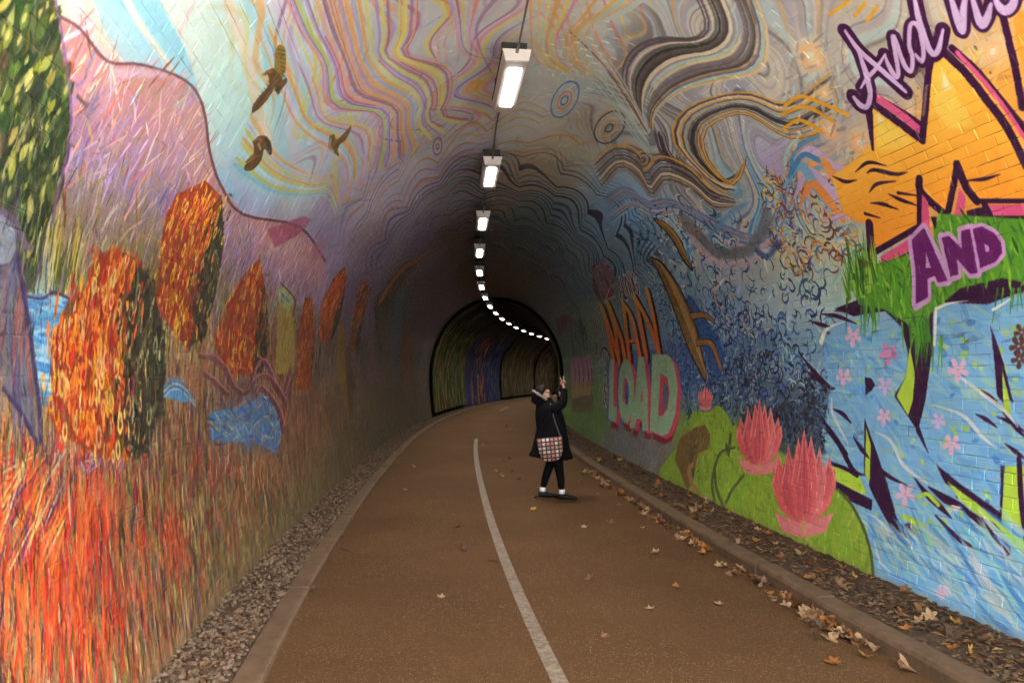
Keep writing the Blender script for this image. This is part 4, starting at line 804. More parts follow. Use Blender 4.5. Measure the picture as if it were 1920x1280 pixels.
def grid_faces(nu, nv, flip=False):
    f = []
    for j in range(nv-1):
        for i in range(nu-1):
            a = j*nu+i; q = (a, a+1, a+nu+1, a+nu); f.append(q[::-1] if flip else q)
    return f
def box_vf(x0, x1, y0, y1, z0, z1, bev=0.0):
    if bev <= 0:
        v = [(x, y, z) for z in (z0, z1) for y in (y0, y1) for x in (x0, x1)]
        return v, [(0, 2, 3, 1), (4, 5, 7, 6), (0, 1, 5, 4), (1, 3, 7, 5), (3, 2, 6, 7), (2, 0, 4, 6)]
    bm = bmesh.new(); bmesh.ops.create_cube(bm, size=1)
    for q in bm.verts: q.co = Vector(((x0+x1)/2+q.co.x*(x1-x0), (y0+y1)/2+q.co.y*(y1-y0), (z0+z1)/2+q.co.z*(z1-z0)))
    bmesh.ops.bevel(bm, geom=list(bm.edges), offset=bev, segments=2, affect='EDGES', profile=.7)
    bm.verts.index_update(); v = [tuple(q.co) for q in bm.verts]; f = [tuple(x.index for x in p.verts) for p in bm.faces]; bm.free(); return v, f
def tube_vf(pts, rad, n=8):
    pts = [Vector(p) for p in pts]; v = []; f = []
    rad = rad if hasattr(rad, '__len__') else [rad]*len(pts)
    for i, p in enumerate(pts):
        d = (pts[min(i+1, len(pts)-1)]-pts[max(i-1, 0)]).normalized(); a = d.cross(Vector((0, 0, 1)))
        if a.length < .05: a = d.cross(Vector((0, 1, 0)))
        a.normalize(); b2 = d.cross(a)
        v += [tuple(p+(a*math.cos(t)+b2*math.sin(t))*rad[i]) for t in (k*2*math.pi/n for k in range(n))]
    for i in range(len(pts)-1):
        for k in range(n): f.append((i*n+k, i*n+(k+1) % n, (i+1)*n+(k+1) % n, (i+1)*n+k))
    f.append(tuple(range(n))[::-1]); f.append(tuple(range((len(pts)-1)*n, len(pts)*n)))
    return v, f

# ------------------------------------------------------------------ the ground
kind(obj('ground', [(-300, -300, -.06), (300, -300, -.06), (300, 300, -.06), (-300, 300, -.06)], [(0, 1, 2, 3)], M['bounce_ground']), 'structure')
def ribbon(name, s0, s1, step, offs, material, jitter=0):
    ss = np.arange(s0, s1+1e-6, step); v = []
    for o, z in offs:
        P = at(ss, np.full(len(ss), o), np.full(len(ss), z))
        if jitter: P[:, 2] += rng.normal(0, jitter, len(ss))
        v.append(P)
    v = np.concatenate(v); return obj(name, v, grid_faces(len(ss), len(offs), True), material, smooth_=True)
LKO, RKO, LWO, RWO = -1.93, 1.646, -2.50, 2.46
kind(ribbon('path', -40, 95, .5, [(LKO, 0), (LKO*.5, .012), (0, .018), (RKO*.5, .012), (RKO, 0)], M['asphalt']), 'structure')
def path_z(off):
    return float(np.interp(off, [LKO, LKO*.5, 0, RKO*.5, RKO], [0, .012, .018, .012, 0]))
for s0, s1 in ((-8, 19.3), (34.6, 38.6), (52, 58)):
    kind(ribbon('centre_line', s0, s1, .5, [(-.40, path_z(-.40)+.004), (-.31, path_z(-.31)+.004)], M['line']), 'structure')
kind(ribbon('verge', -12, 92, .12, [(LKO-.15, .036), (-2.2, .045), (-2.35, .05), (LWO-.06, .06)], M['dirt'], .006), 'structure')
kind(ribbon('verge', -12, 92, .12, [(RKO+.14, .088), (1.95, .08), (2.1, .075), (2.25, .078), (RWO+.06, .09)], M['dirt'], .008), 'structure')
def kerb(label, o0, o1, h, face):
    """a row of kerbstones; o0 is the roadside edge"""
    root = tag(empty('kerb', tuple(at(np.array(0.), np.array(o0), np.array(0.)))), label, 'kerb'); inv = root.location.copy()
    L = .915; sg = 1 if o1 > o0 else -1
    prof_ = [(o0, -.05), (o0, h*.72), (o0+sg*.012, h*.93), (o0+sg*.03, h), (o1, h*.99), (o1, -.05)]
    for k in range(int(66/L)):
        a = -6+k*L+.004; b_ = a+L-.008; dz = rng.normal(0, .0035); do = rng.normal(0, .004); v = []
        for s in (a, (a+b_)/2, b_):
            for o, z in prof_: v.append(at(np.array(s), np.array(o+do), np.array(z+(dz if z > 0 else 0)))-np.array(inv))
        n = len(prof_); f = [(i*n+j, i*n+j+1, (i+1)*n+j+1, (i+1)*n+j) for i in range(2) for j in range(n-1)]+[tuple(range(n)), tuple(range(2*n, 3*n))[::-1]]
        obj('kerb_stone', v, f, M['kerb'], root)
kerb('low dusty concrete kerb almost flush with the path, along the gravel strip', LKO, LKO-.15, .042, 0)
kerb('raised concrete kerb with fallen leaves heaped along its foot', RKO, RKO+.15, .105, 0)

# loose stones on both verges
ICO_V, ICO_F = None, None
_bm = bmesh.new(); bmesh.ops.create_icosphere(_bm, subdivisions=1, radius=1); _bm.verts.index_update()
ICO_V = np.array([q.co[:] for q in _bm.verts]); ICO_F = np.array([[q.index for q in p.verts] for p in _bm.faces]); _bm.free()
def stones(name, spots, material):
    V, Fc = [], []; k = 0
    for (s, o, z, r_) in spots:
        sc = rng.uniform(.6, 1.25, 3)*r_; sc[2] *= .7; a = rng.uniform(0, 6.28); ca, sa = math.cos(a), math.sin(a)
        q = ICO_V*(1+rng.normal(0, .13, (12, 1)))*sc; q = np.stack([q[:, 0]*ca-q[:, 1]*sa, q[:, 0]*sa+q[:, 1]*ca, q[:, 2]], 1)
        V.append(q+at(np.array(s), np.array(o), np.array(z+r_*.25))); Fc.append(ICO_F+k); k += 12
    return kind(obj(name, np.concatenate(V), np.concatenate(Fc).tolist(), material), 'stuff')
def spread(n, s0, s1, o0, o1): return float(s0*(s1/s0)**rng.random()), float(rng.uniform(o0, o1))
sp = []
for i in range(6200):
    s, o = spread(1, 2.0, 28, LWO+.02, LKO-.16); sp.append((s, o, float(np.interp(-o, [2.08, 2.5], [.038, .058])), rng.uniform(.009, .021)*(1+s*.012)))
tag(stones('gravel', sp, M['gravel']), 'loose brown gravel along the foot of the autumn painted wall', 'gravel')
sp = []
for i in range(5200):
    s, o = spread(1, 2.6, 28, RKO+.16, RWO-.02); sp.append((s, o, .074, rng.uniform(.006, .019)*(1+s*.012)))
tag(stones('soil_crumbs', sp, M['soil_stone']), 'dark crumbly soil between the raised kerb and the lettered wall', 'soil')

# ------------------------------------------------------------------ leaves
def leaf_mesh(seed, lobes=5):
    r_ = random.Random(seed); tip = []
    n = lobes*4; v = [(0, 0, .0)]; f = []
    for i in range(n):
        a = -math.pi*.86+i/(n-1)*math.pi*1.72; ph = (i % 4)/4
        rad = (1.0 if i % 4 == 2 else (.76 if i % 2 else .55))*(1-.22*abs(a)/2.7)*r_.uniform(.85, 1.12)
        x, y = rad*math.cos(a), rad*math.sin(a); v.append((x, y, 0))
    curl = r_.uniform(.2, .8); tw = r_.uniform(-.45, .45); fold = r_.uniform(.05, .6)
    v = [(x, y, curl*(x*x+y*y)*.5+tw*x*y+fold*abs(y)+r_.uniform(0, .06)*(k > 0)) for k, (x, y, z) in enumerate(v)]
    zm = min(q[2] for q in v); v = [(x, y, z-zm) for x, y, z in v]
    for i in range(1, n): f.append((0, i, i+1))
    b0 = len(v); v += [(-.05, -.02, v[0][2]), (-.05, .02, v[0][2]), (-.95, .05, .02), (-.95, .09, .02)]; f.append((b0, b0+1, b0+3, b0+2))
    me = bpy.data.meshes.new('leaf'); me.from_pydata(v, [], f); me.update(); return me
LM_ = [[leaf_mesh(10+i, 5 if i % 3 else 3) for i in range(6)] for _ in LEAF]
for row, m in zip(LM_, LEAF):
    for i, me in enumerate(row): me.materials.append(m)
KIND = ['brown', 'tan', 'orange', 'yellow', 'dark']
def leaf(x, y, z, size, k, where, group, label=None, tilt=.25):
    o = bpy.data.objects.new('fallen_leaf', LM_[k][rng.integers(6)]); COL.objects.link(o)
    o.location = (x, y, z+.003); o.scale = (size, size, size*rng.uniform(.6, 1.1)); o.rotation_euler = (rng.normal(0, tilt), rng.normal(0, tilt), rng.uniform(0, 6.28))
    return tag(o, label or f'{KIND[k]} fallen leaf {where}', 'leaf', group)
def kpick(p): return int(rng.choice(5, p=p))
# scattered on the path, as picked
for px, py in ((640, 1010), (590, 1108), (827, 1124), (850, 968), (857, 990), (760, 921), (776, 876), (735, 903), (1000, 957), (1095, 991), (1143, 982), (1106, 1089), (1220, 1147), (1347, 1137), (1135, 1198), (1560, 1245), (1350, 1063), (1475, 1143), (945, 867), (960, 885), (955, 862), (975, 900), (1005, 935), (985, 905), (930, 885), (1230, 1040), (1120, 930), (1160, 950), (940, 895), (905, 835), (935, 820), (960, 812), (880, 815), (840, 830), (990, 800), (1000, 815), (950, 800), (1205, 992), (1090, 905), (1080, 862), (700, 925), (655, 952), (943, 1143), (1270, 1105)):
    x, y = ground_px(px, py); k = kpick([.45, .3, .12, .03, .1]); leaf(x, y, .016, rng.uniform(.035, .06), k, 'lying alone on the open asphalt', 'leaves scattered over the path')
# heaped along the raised kerb
CL_ = [(1105, 888, 9), (1128, 895, 10), (1150, 908, 12), (1165, 915, 9), (1180, 928, 10), (1200, 938, 12), (1222, 955, 8), (1245, 972, 8), (1268, 985, 8), (1300, 1012, 9), (1318, 1022, 10), (1335, 1036, 7), (1400, 1072, 7), (1440, 1098, 7), (1455, 1105, 5), (1525, 1148, 14), (1560, 1172, 9), (1588, 1190, 12), (1615, 1205, 9), (1645, 1222, 10), (1690, 1252, 6)]
for px, py, n_ in CL_:
    for i in range(int(n_*1.25)):
        x, y = ground_px(px, py)
        s = y+.05+rng.normal(0, .16); o = RKO-.015-abs(rng.normal(0, .085)); P = at(np.array(s), np.array(o), np.array(0.))
        # take s from the pick itself
        leaf(P[0], P[1], path_z(o)+rng.uniform(0, .012), rng.uniform(.04, .072), kpick([.38, .32, .20, .04, .06]), 'in the drift at the foot of the raised kerb', 'leaves drifted against the raised kerb', tilt=.45)
for px, py, sz, k, lab in ((1700, 1252, .085, 1, 'large pale tan maple leaf against the foot of the raised kerb'), (1626, 1235, .06, 3, 'bright yellow curled leaf in the drift by the raised kerb'), (1555, 1200, .07, 1, 'pale tan leaf lying flat just off the raised kerb'), (1572, 1248, .045, 1, 'small pale leaf out on the asphalt before the raised kerb'), (1602, 1188, .055, 2, 'orange leaf standing out of the drift by the raised kerb')):
    x, y = ground_px(px, py); leaf(x, y, .008, sz, k, '', 'leaves drifted against the raised kerb', lab)
x, y = ground_px(868, 1035); o = leaf(x, y, .012, .06, 4, '', 'leaves scattered over the path', 'dark curled leaf standing on its edge on the open asphalt'); o.rotation_euler = (1.25, .2, .9); o.location.z = .055
# on the soil verge
for i in range(95):
    s, o = spread(1, 3.6, 16, RKO+.2, RWO-.05); P = at(np.array(s), np.array(o), np.array(.088))
    leaf(P[0], P[1], .09, rng.uniform(.04, .07), kpick([.4, .28, .2, .05, .07]), 'on the soil strip beneath the lettered wall', 'leaves lying on the soil verge', tilt=.4)
V, Fc = [], []
for i in range(2600):
    right = rng.random() < .86; s, o = spread(1, 3.0, 26, RKO+.17, RWO-.02) if right else spread(1, 4, 26, LWO+.03, LKO-.2)
    sz = rng.uniform(.014, .035)*(1+.01*s); a = rng.uniform(0, 6.28); q = np.array([(-1, 0, 0), (0, -.5, .25), (1, 0, .1), (0, .5, .3)])*sz
    q = np.stack([q[:, 0]*math.cos(a)-q[:, 1]*math.sin(a), q[:, 0]*math.sin(a)+q[:, 1]*math.cos(a), q[:, 2]*rng.uniform(.3, 1.5)], 1)
    k = len(V)*4; V.append(q+at(np.array(s), np.array(o), np.array(.092 if right else .062))); Fc += [(k, k+1, k+2), (k, k+2, k+3)]
tag(kind(obj('leaf_litter', np.concatenate(V), Fc, M['litter']), 'stuff'), 'small broken leaf litter strewn over the soil verges', 'litter')
def twig(px0, py0, px1, py1, r_, lab):
    a = Vector((*ground_px(px0, py0), .014+r_)); b_ = Vector((*ground_px(px1, py1), .014+r_)); m_ = (a+b_)/2+Vector((.01, .015, .004))
    v, f = tube_vf([a-a, m_-a, b_-a], [r_, r_*.9, r_*.5], 6); o = obj('twig', v, f, LEAF[4]); o.location = a; tag(o, lab, 'twig')
twig(638, 1031, 664, 1042, .005, 'thin bent twig on the asphalt near the low kerb'); twig(914, 1054, 934, 1058, .007, 'short dark twig lying beside the centre line')

# ------------------------------------------------------------------ the tunnel
tunnel = tag(empty('tunnel', tuple(at(np.array(0.), np.array(0.), np.array(0.)))), 'long curving brick tunnel whose lining is covered in a colourful mural', 'tunnel')
T0 = np.array(tunnel.location)
def uvA(s, v): return np.stack([colu(s)/WA, np.asarray(v)/LP], -1)
def uvB(s, v): return np.stack([(np.asarray(s)-SB0)/(SB1-SB0), np.asarray(v)/LP], -1)
def sheet(name, s0, s1, ds, nv, h, material, uvf, v0=0., v1=None, parent=tunnel):
    v1 = LP if v1 is None else v1
    ss = np.linspace(s0, s1, int(round((s1-s0)/ds))+1); vv = np.linspace(v0, v1, nv); Sg, Vg = np.meshgrid(ss, vv)
    P = wall(Sg.ravel(), Vg.ravel(), h)-T0
    return obj(name, P, grid_faces(len(ss), nv), material, parent, uvf(Sg.ravel(), Vg.ravel()), True)
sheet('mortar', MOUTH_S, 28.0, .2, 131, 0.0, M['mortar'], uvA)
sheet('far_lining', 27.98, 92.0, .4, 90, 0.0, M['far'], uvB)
# bricks
BL_, BH_, J = .225, LP/163, .004
sb, vb = [], []
for c in range(163):
    ss = np.arange(MOUTH_S+(.1125 if c % 2 else 0)+rng.uniform(-.02, .02), 27.7, BL_); sb.append(ss); vb.append(np.full(len(ss), c*BH_))
sb = np.concatenate(sb); vb = np.concatenate(vb); nb = len(sb)
u_ = vb-HALF
thick = np.where(u_ < -2.6, .0008, np.where(u_ > 2.6, .0027, .0026))*np.clip(.9+2.2*vnoise(sb, vb, .9, .9, 41)+1.2*vnoise(sb, vb, 3.1, 3.1, 42), .15, 2)          # left wall is thick with paint, right wall shows its joints
pr = thick+np.abs(rng.normal(0, .0007, nb))
def brick_verts(idx, inset, h):
    """four corners of each brick, moved in by inset"""
    n = len(idx); out = np.zeros((n, 4, 3)); uv = np.zeros((n, 4, 2)); jt = rng.normal(0, .0016, (n, 4, 2))
    for k, (a, b_) in enumerate(((0, 0), (1, 0), (1, 1), (0, 1))):
        s = sb[idx]+(J/2+inset if a == 0 else BL_-J/2-inset)+jt[:, k, 0]; v = np.clip(vb[idx]+(J/2+inset if b_ == 0 else BH_-J/2-inset)+jt[:, k, 1], 0, LP)
        out[:, k] = wall(s, v, h[:, k] if h.ndim == 2 else h)-T0; uv[:, k] = uvA(s, v)
    return out, uv
ids = np.arange(nb); tilt = rng.normal(0, .0006, (nb, 4))
r0, w0 = brick_verts(ids, 0, np.full(nb, -.004)); r1, w1 = brick_verts(ids, .0006, pr*.45); r2, w2 = brick_verts(ids, .0042, pr[:, None]+tilt)
BV = np.concatenate([r0, r1, r2], 1); BU = np.concatenate([w0, w1, w2], 1)          # nb x 12
BF = np.array([(8, 9, 10, 11)]+[(k, (k+1) % 4, 4+(k+1) % 4, 4+k) for k in range(4)]+[(4+k, 4+(k+1) % 4, 8+(k+1) % 4, 8+k) for k in range(4)])
qx, qy, qd = proj(r2+T0); okf = (qx.min(1) > 0) & (qx.max(1) < 1920) & (qy.min(1) > 0) & (qy.max(1) < 1280) & (qd.min(1) > .5)
ar = np.abs(sum(qx[:, k]*qy[:, (k+1) % 4]-qx[:, (k+1) % 4]*qy[:, k] for k in range(4)))/2
big = np.argsort(-(ar*okf))[:300]; rest = np.setdiff1d(ids, big)
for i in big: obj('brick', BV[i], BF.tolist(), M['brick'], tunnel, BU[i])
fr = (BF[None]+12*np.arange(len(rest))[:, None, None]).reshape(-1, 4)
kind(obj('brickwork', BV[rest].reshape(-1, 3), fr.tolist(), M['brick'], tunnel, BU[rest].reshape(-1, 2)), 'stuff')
# relining shells that stand off the old wall further in
def shell(s0, s1):
    ss = np.arange(s0, s1+1e-6, .5); vv = np.linspace(.22, LP-.22, 80); Sg, Vg = np.meshgrid(ss, vv); S1_, V1_ = Sg.ravel(), Vg.ravel()
    a = wall(S1_, V1_, .14)-T0; b_ = wall(S1_, V1_, .10)-T0; n = len(a); nu, nv = len(ss), 80
    f = grid_faces(nu, nv)+[tuple(q+n for q in x[::-1]) for x in grid_faces(nu, nv)]
    for j in range(nv-1): f.append((j*nu, (j+1)*nu, n+(j+1)*nu, n+j*nu)); k = nu-1; f.append((j*nu+k, n+j*nu+k, n+(j+1)*nu+k, (j+1)*nu+k))
    for i in range(nu-1): f.append((i, n+i, n+i+1, i+1)); q = (nv-1)*nu; f.append((q+i, q+i+1, n+q+i+1, n+q+i))
    u = uvB(S1_, V1_); return obj('relining_shell', np.concatenate([a, b_]), f, M['far'], tunnel, np.concatenate([u, u]))
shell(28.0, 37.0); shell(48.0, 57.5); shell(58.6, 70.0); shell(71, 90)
# stone headwall round the mouth, behind the camera, and the bank over the tunnel
vv = np.linspace(0, LP, 60); inner = wall(np.full(60, MOUTH_S), vv, -.0); o_, z_ = prof(vv)
ang = np.arctan2(z_-1.5, o_); rr = 1/np.maximum(np.abs(np.cos(ang))/7.5, np.abs(np.sin(ang))/5.5); oo, oz = rr*np.cos(ang), np.maximum(1.5+rr*np.sin(ang), -.05); oz[0] = oz[-1] = -.05; oo[0], oo[-1] = -7.5, 7.5
fr_ = [inner, at(np.full(60, MOUTH_S), oo, oz)]; bk = [wall(np.full(60, MOUTH_S-.5), vv, -.0), at(np.full(60, MOUTH_S-.5), oo, oz)]
V = np.concatenate(fr_+bk); f = []
for i in range(59): f += [(i, i+1, 61+i, 60+i), (120+i, 180+i, 181+i, 121+i), (i, 120+i, 121+i, i+1), (60+i, 61+i, 181+i, 180+i)]
tag(obj('portal_wall', V, f, M['stone']), 'dressed stone headwall around the open tunnel mouth', 'wall')
ss = np.arange(MOUTH_S-.3, 93, 3.); of = np.array([-45, -25, -14, -8, -4, 0, 4, 8, 14, 25, 45]); hz = np.array([-.2, 2, 4.5, 6.3, 6.9, 7.1, 6.9, 6.3, 4.5, 2, -.2])
V = np.concatenate([at(ss, np.full(len(ss), o), np.full(len(ss), z)) for o, z in zip(of, hz)])
kind(obj('embankment', V, grid_faces(len(ss), len(of), True), M['bounce_ground'], smooth_=True), 'structure')
# ------------------------------------------------------------------ lamps on the crown
LS0, LSP, LOFF, LZ = 6.924, 3.098, -.277, 4.40          # first lamp, spacing, offset from the axis, underside
def lamp_parts():
    L, wt, wb, h = 1.22, .125, .105, .105               # body: slightly narrower below
    root = empty('ceiling_lamp')
    v = [(sx*(wt if z else wb), sy*L/2, z*h) for z in (0, 1) for sy in (-1, 1) for sx in (-1, 1)]
    bm = bmesh.new(); vs_ = [bm.verts.new(q) for q in v]
    for q in ((0, 2, 3, 1), (4, 5, 7, 6), (0, 1, 5, 4), (1, 3, 7, 5), (3, 2, 6, 7), (2, 0, 4, 6)): bm.faces.new([vs_[k] for k in q])
    bmesh.ops.bevel(bm, geom=list(bm.edges), offset=.008, segments=2, affect='EDGES'); bm.verts.index_update()
    obj('housing', [tuple(q.co) for q in bm.verts], [tuple(q.index for q in p.verts) for p in bm.faces], M['lens'], root); bm.free()
    v, f = box_vf(-.056, .056, -.47, .43, -.008, .0, 0); obj('diffuser', v, f, M['lit'], root)
    for sy in (-1, 1):
        y0 = sy*L/2; v = [(-wt-.004, y0, h+.004), (wt+.004, y0, h+.004), (wb-.004, y0, .004), (-wb+.004, y0, .004)]
        v += [(x, y+sy*.014, z) for x, y, z in v]; f = [(4, 5, 6, 7), (0, 1, 5, 4), (1, 2, 6, 5), (2, 3, 7, 6), (3, 0, 4, 7), (3, 2, 1, 0)]
        obj('end_cap', v, f, M['white_metal'], root)
        v, f = tube_vf([(0, sy*(L/2-.005), h*.8), (0, sy*(L/2+.05), h*.8)], .016, 10); obj('cable_gland', v, f, M['grey_metal'], root)
        v, f = box_vf(-.115, .115, sy*.4-.02, sy*.4+.02, h-.002, .262, 0); obj('bracket', v, f, M['black_metal'], root)
    v, f = box_vf(-.13, .13, -.58, .58, h+.002, h+.03, .004); obj('back_plate', v, f, M['black_metal'], root)
    ld = bpy.data.lights.new('lamp_light', 'AREA'); ld.shape = 'RECTANGLE'; ld.size = .11; ld.size_y = .9; ld.energy = LAMP_WATT; ld.color = (1, .955, .92); ld.spread = R(115)
    lo = bpy.data.objects.new('lamp_light', ld); COL.objects.link(lo); lo.parent = root; lo.location = (0, -.02, -.012)
    return root
def dup(root):
    r = root.copy(); COL.objects.link(r)
    for ch in root.children: c = ch.copy(); COL.objects.link(c); c.parent = r
    return r
ORD = 'first second third fourth fifth sixth seventh eighth ninth tenth eleventh twelfth thirteenth fourteenth fifteenth sixteenth seventeenth eighteenth nineteenth'.split()
lamp0 = lamp_parts()
for i in range(19):
    o = lamp0 if i == 0 else dup(lamp0)
    s = LS0+i*LSP; P = at(np.array(s), np.array(LOFF), np.array(LZ)); o.location = tuple(P); o.rotation_euler = (0, 0, -float(cl(s)[2]))
    tag(o, f'white lit strip lamp on the crown, {ORD[i]} in the row going into the tunnel', 'lamp', 'strip lamps along the crown')
for i in range(19):
    a = LS0+i*LSP+.66; b_ = a+LSP-1.32; ss = np.linspace(a, b_, 7); zz = [LZ+.085, LZ+.2, LZ+.262, LZ+.268, LZ+.262, LZ+.2, LZ+.085]
    P = at(ss, np.full(7, LOFF), np.array(zz)); v, f = tube_vf(P-P[0], .009, 6); o = obj('cable', v, f, M['grey_metal']); o.location = tuple(P[0])
    tag(o, f'thin grey cable running on from the {ORD[i]} strip lamp', 'cable', 'cables between the strip lamps')
P = at(np.linspace(2, LS0-.66, 7), np.full(7, LOFF), np.array([LZ+.268]*5+[LZ+.2, LZ+.085])); v, f = tube_vf(P-P[0], .009, 6); o = obj('cable', v, f, M['grey_metal']); o.location = tuple(P[0])
tag(o, 'thin grey cable reaching the first strip lamp from the tunnel mouth', 'cable', 'cables between the strip lamps')

# ------------------------------------------------------------------ the person
SK = plain('skin', (.42, .22, .15), .5, var=.08, scale=40, bmp=0)
BLK = plain('black_cloth', (.0035, .003, .0035), .9, var=.3, scale=60, bmp=.3, bd=.003, spec=.1)
BLK2 = plain('black_leggings', (.003, .003, .003), .9, var=.2, scale=60, bmp=.2, spec=.08)
HAIR = plain('dark_hair', (.009, .005, .004), .7, var=.4, scale=90, bmp=.5, bd=.004, spec=.2)
FUR = plain('grey_trim', (.20, .165, .135), .95, var=.4, scale=120, bmp=.8, bd=.006)
WHT = plain('white_sock', (.65, .62, .6), .9, var=.1, bmp=0); RUB = plain('black_shoe', (.005, .005, .005), .6, var=.2, bmp=.2, spec=.2)
FRM = plain('black_frame', (.004, .004, .004), .5, var=0, bmp=0, spec=.2)
px_, py_ = ground_px(1043, 935)
person = empty('person', (px_, py_, .016)); person.scale = (1, 1, 1)
tag(person, 'person in a black hooded coat on the path, head back and one hand raised', 'person')
DG = None
def skin(name, joints, edges, material, parent, root=0, sub=2):
    me = bpy.data.meshes.new(name+'_cage'); me.from_pydata([j[0] for j in joints], edges, []); o = bpy.data.objects.new(name+'_cage', me); COL.objects.link(o)
    md = o.modifiers.new('skin', 'SKIN'); md.use_smooth_shade = True; sk = me.skin_vertices[0].data
    for i, j in enumerate(joints):
        r_ = j[1]; sk[i].radius = (r_, r_) if not hasattr(r_, '__len__') else r_; sk[i].use_root = (i == root)
    s_ = o.modifiers.new('sub', 'SUBSURF'); s_.levels = s_.render_levels = sub
    dg = bpy.context.evaluated_depsgraph_get(); m2 = bpy.data.meshes.new_from_object(o.evaluated_get(dg)); m2.name = name
    bpy.data.objects.remove(o); m2.materials.clear(); m2.materials.append(material)
    m2.polygons.foreach_set('use_smooth', [True]*len(m2.polygons))
    q = bpy.data.objects.new(name, m2); COL.objects.link(q); q.parent = parent; return q
# local frame: x forward (she faces across the path to the lettered wall), y to her left, z up
J_ = [((-.03, 0, .80), .10), ((-.06, 0, 1.0), .10), ((-.08, 0, 1.15), .11), ((-.11, 0, 1.27), .05), ((-.135, 0, 1.345), .062), ((-.155, 0, 1.405), .078), ((-.165, 0, 1.45), .07),
      ((-.02, -.085, .72), .075), ((.03, -.09, .42), .04), ((.06, -.09, .09), .025), ((.03, .085, .72), .075), ((-.085, .09, .42), .04), ((-.175, .09, .10), .025),
      ((-.08, -.15, 1.21), .055), ((.095, -.17, 1.265), .042), ((.098, -.12, 1.47), .026), ((.092, -.115, 1.515), (.026, .016)), ((.086, -.113, 1.545), (.03, .016)),
      ((-.08, .15, 1.21), .055), ((.09, .15, 1.23), .042), ((.06, .05, 1.38), .027), ((.045, .02, 1.41), .022),
      ((-.085, 0, 1.395), .03), ((-.06, 0, 1.402), .014)]
E_ = [(0, 1), (1, 2), (2, 3), (3, 4), (4, 5), (5, 6), (0, 7), (7, 8), (8, 9), (0, 10), (10, 11), (11, 12), (2, 13), (13, 14), (14, 15), (15, 16), (16, 17), (2, 18), (18, 19), (19, 20), (20, 21), (5, 22), (22, 23)]
skin('body', J_, E_, SK, person)
# fingers: two up, two curled, thumb to the side
def finger(name, pts, r_): skin(name, [(p, r_*(1-.12*i)) for i, p in enumerate(pts)], [(i, i+1) for i in range(len(pts)-1)], SK, person, 0, 1)
finger('finger', [(.075, -.115, 1.54), (.066, -.116, 1.572), (.056, -.116, 1.598), (.049, -.115, 1.618)], .009)
finger('finger', [(.09, -.113, 1.55), (.092, -.114, 1.583), (.094, -.115, 1.608), (.095, -.115, 1.63)], .0095)
finger('finger', [(.103, -.112, 1.545), (.110, -.114, 1.568), (.100, -.132, 1.572), (.090, -.135, 1.556)], .0088)
finger('finger', [(.113, -.110, 1.535), (.122, -.112, 1.552), (.115, -.130, 1.556), (.104, -.132, 1.542)], .008)
finger('thumb', [(.070, -.12, 1.515), (.050, -.130, 1.530), (.052, -.138, 1.548), (.062, -.142, 1.556)], .010)
# coat as a lofted shell with folds
RG = [(.545, -.055, .268, .245), (.56, -.055, .27, .25), (.63, -.058, .245, .235), (.72, -.06, .228, .225), (.82, -.06, .215, .212), (.92, -.062, .203, .2), (1.02, -.08, .198, .195), (1.1, -.09, .190, .2), (1.17, -.10, .175, .205), (1.225, -.112, .155, .195), (1.265, -.125, .125, .15), (1.30, -.13, .092, .105), (1.335, -.14, .08, .088), (1.345, -.14, .07, .078)]
NA = 40; v = []
for i, (z, cx, rx, ry) in enumerate(RG):
    t = i/(len(RG)-1); low = max(0, (.95-z)/.4)
    for k in range(NA):
        a = k*2*math.pi/NA; fo = 1+.045*low*math.sin(a*5+1.3)+.03*low*math.sin(a*9+z*4)+.02*math.sin(a*3+z*9)
        ex = .055*low*max(0, math.cos(a-math.pi))**6
        v.append((cx+(rx*fo+ex)*math.cos(a), ry*fo*math.sin(a), z+.025*low*math.cos(a*1-2.6)*(i < 2)))
f = [(i*NA+k, i*NA+(k+1) % NA, (i+1)*NA+(k+1) % NA, (i+1)*NA+k) for i in range(len(RG)-1) for k in range(NA)]; f.append(tuple(range(NA))[::-1])
obj('coat', v, f, BLK, person, smooth_=True)
for nm, q in (('sleeve', [((-.09, -.13, 1.19), .085), ((0, -.17, 1.215), .078), ((.088, -.175, 1.262), .068), ((.100, -.145, 1.37), .056), ((.099, -.122, 1.475), .043)]), ('sleeve', [((-.09, .13, 1.19), .085), ((.0, .16, 1.2), .075), ((.085, .15, 1.23), .065), ((.075, .09, 1.31), .052), ((.06, .05, 1.372), .042)])):
    skin(nm, q, [(i, i+1) for i in range(len(q)-1)], BLK, person, 0, 2)
# hood lying behind the neck, pale trim on its rim
v = []; NR, NK = 8, 20
for i in range(NR):
    t = i/(NR-1)
    for k in range(NK):
        a = k*2*math.pi/NK; rr = (.125-.035*t*t)*(1+.05*math.sin(3*a)); d = .17*t
        # rim plane tilts: high at the back, low under the chin
        bx, bz = -.205, 1.365; v.append((bx+rr*math.cos(a)*.82-d*.35, rr*math.sin(a)*(1-.5*t), bz-rr*math.cos(a)*.52-d*.75))
f = [(i*NK+k, i*NK+(k+1) % NK, (i+1)*NK+(k+1) % NK, (i+1)*NK+k) for i in range(NR-1) for k in range(NK)]; f.append(tuple((NR-1)*NK+k for k in range(NK)))
hood = obj('hood', v, f, BLK, person, smooth_=True)
rim = [v[k] for k in range(NK)]+[v[0]]; tv, tf = tube_vf(rim, [.016+.004*((k*7) % 3) for k in range(NK+1)], 7); obj('trim', tv, tf, FUR, hood, smooth_=True)
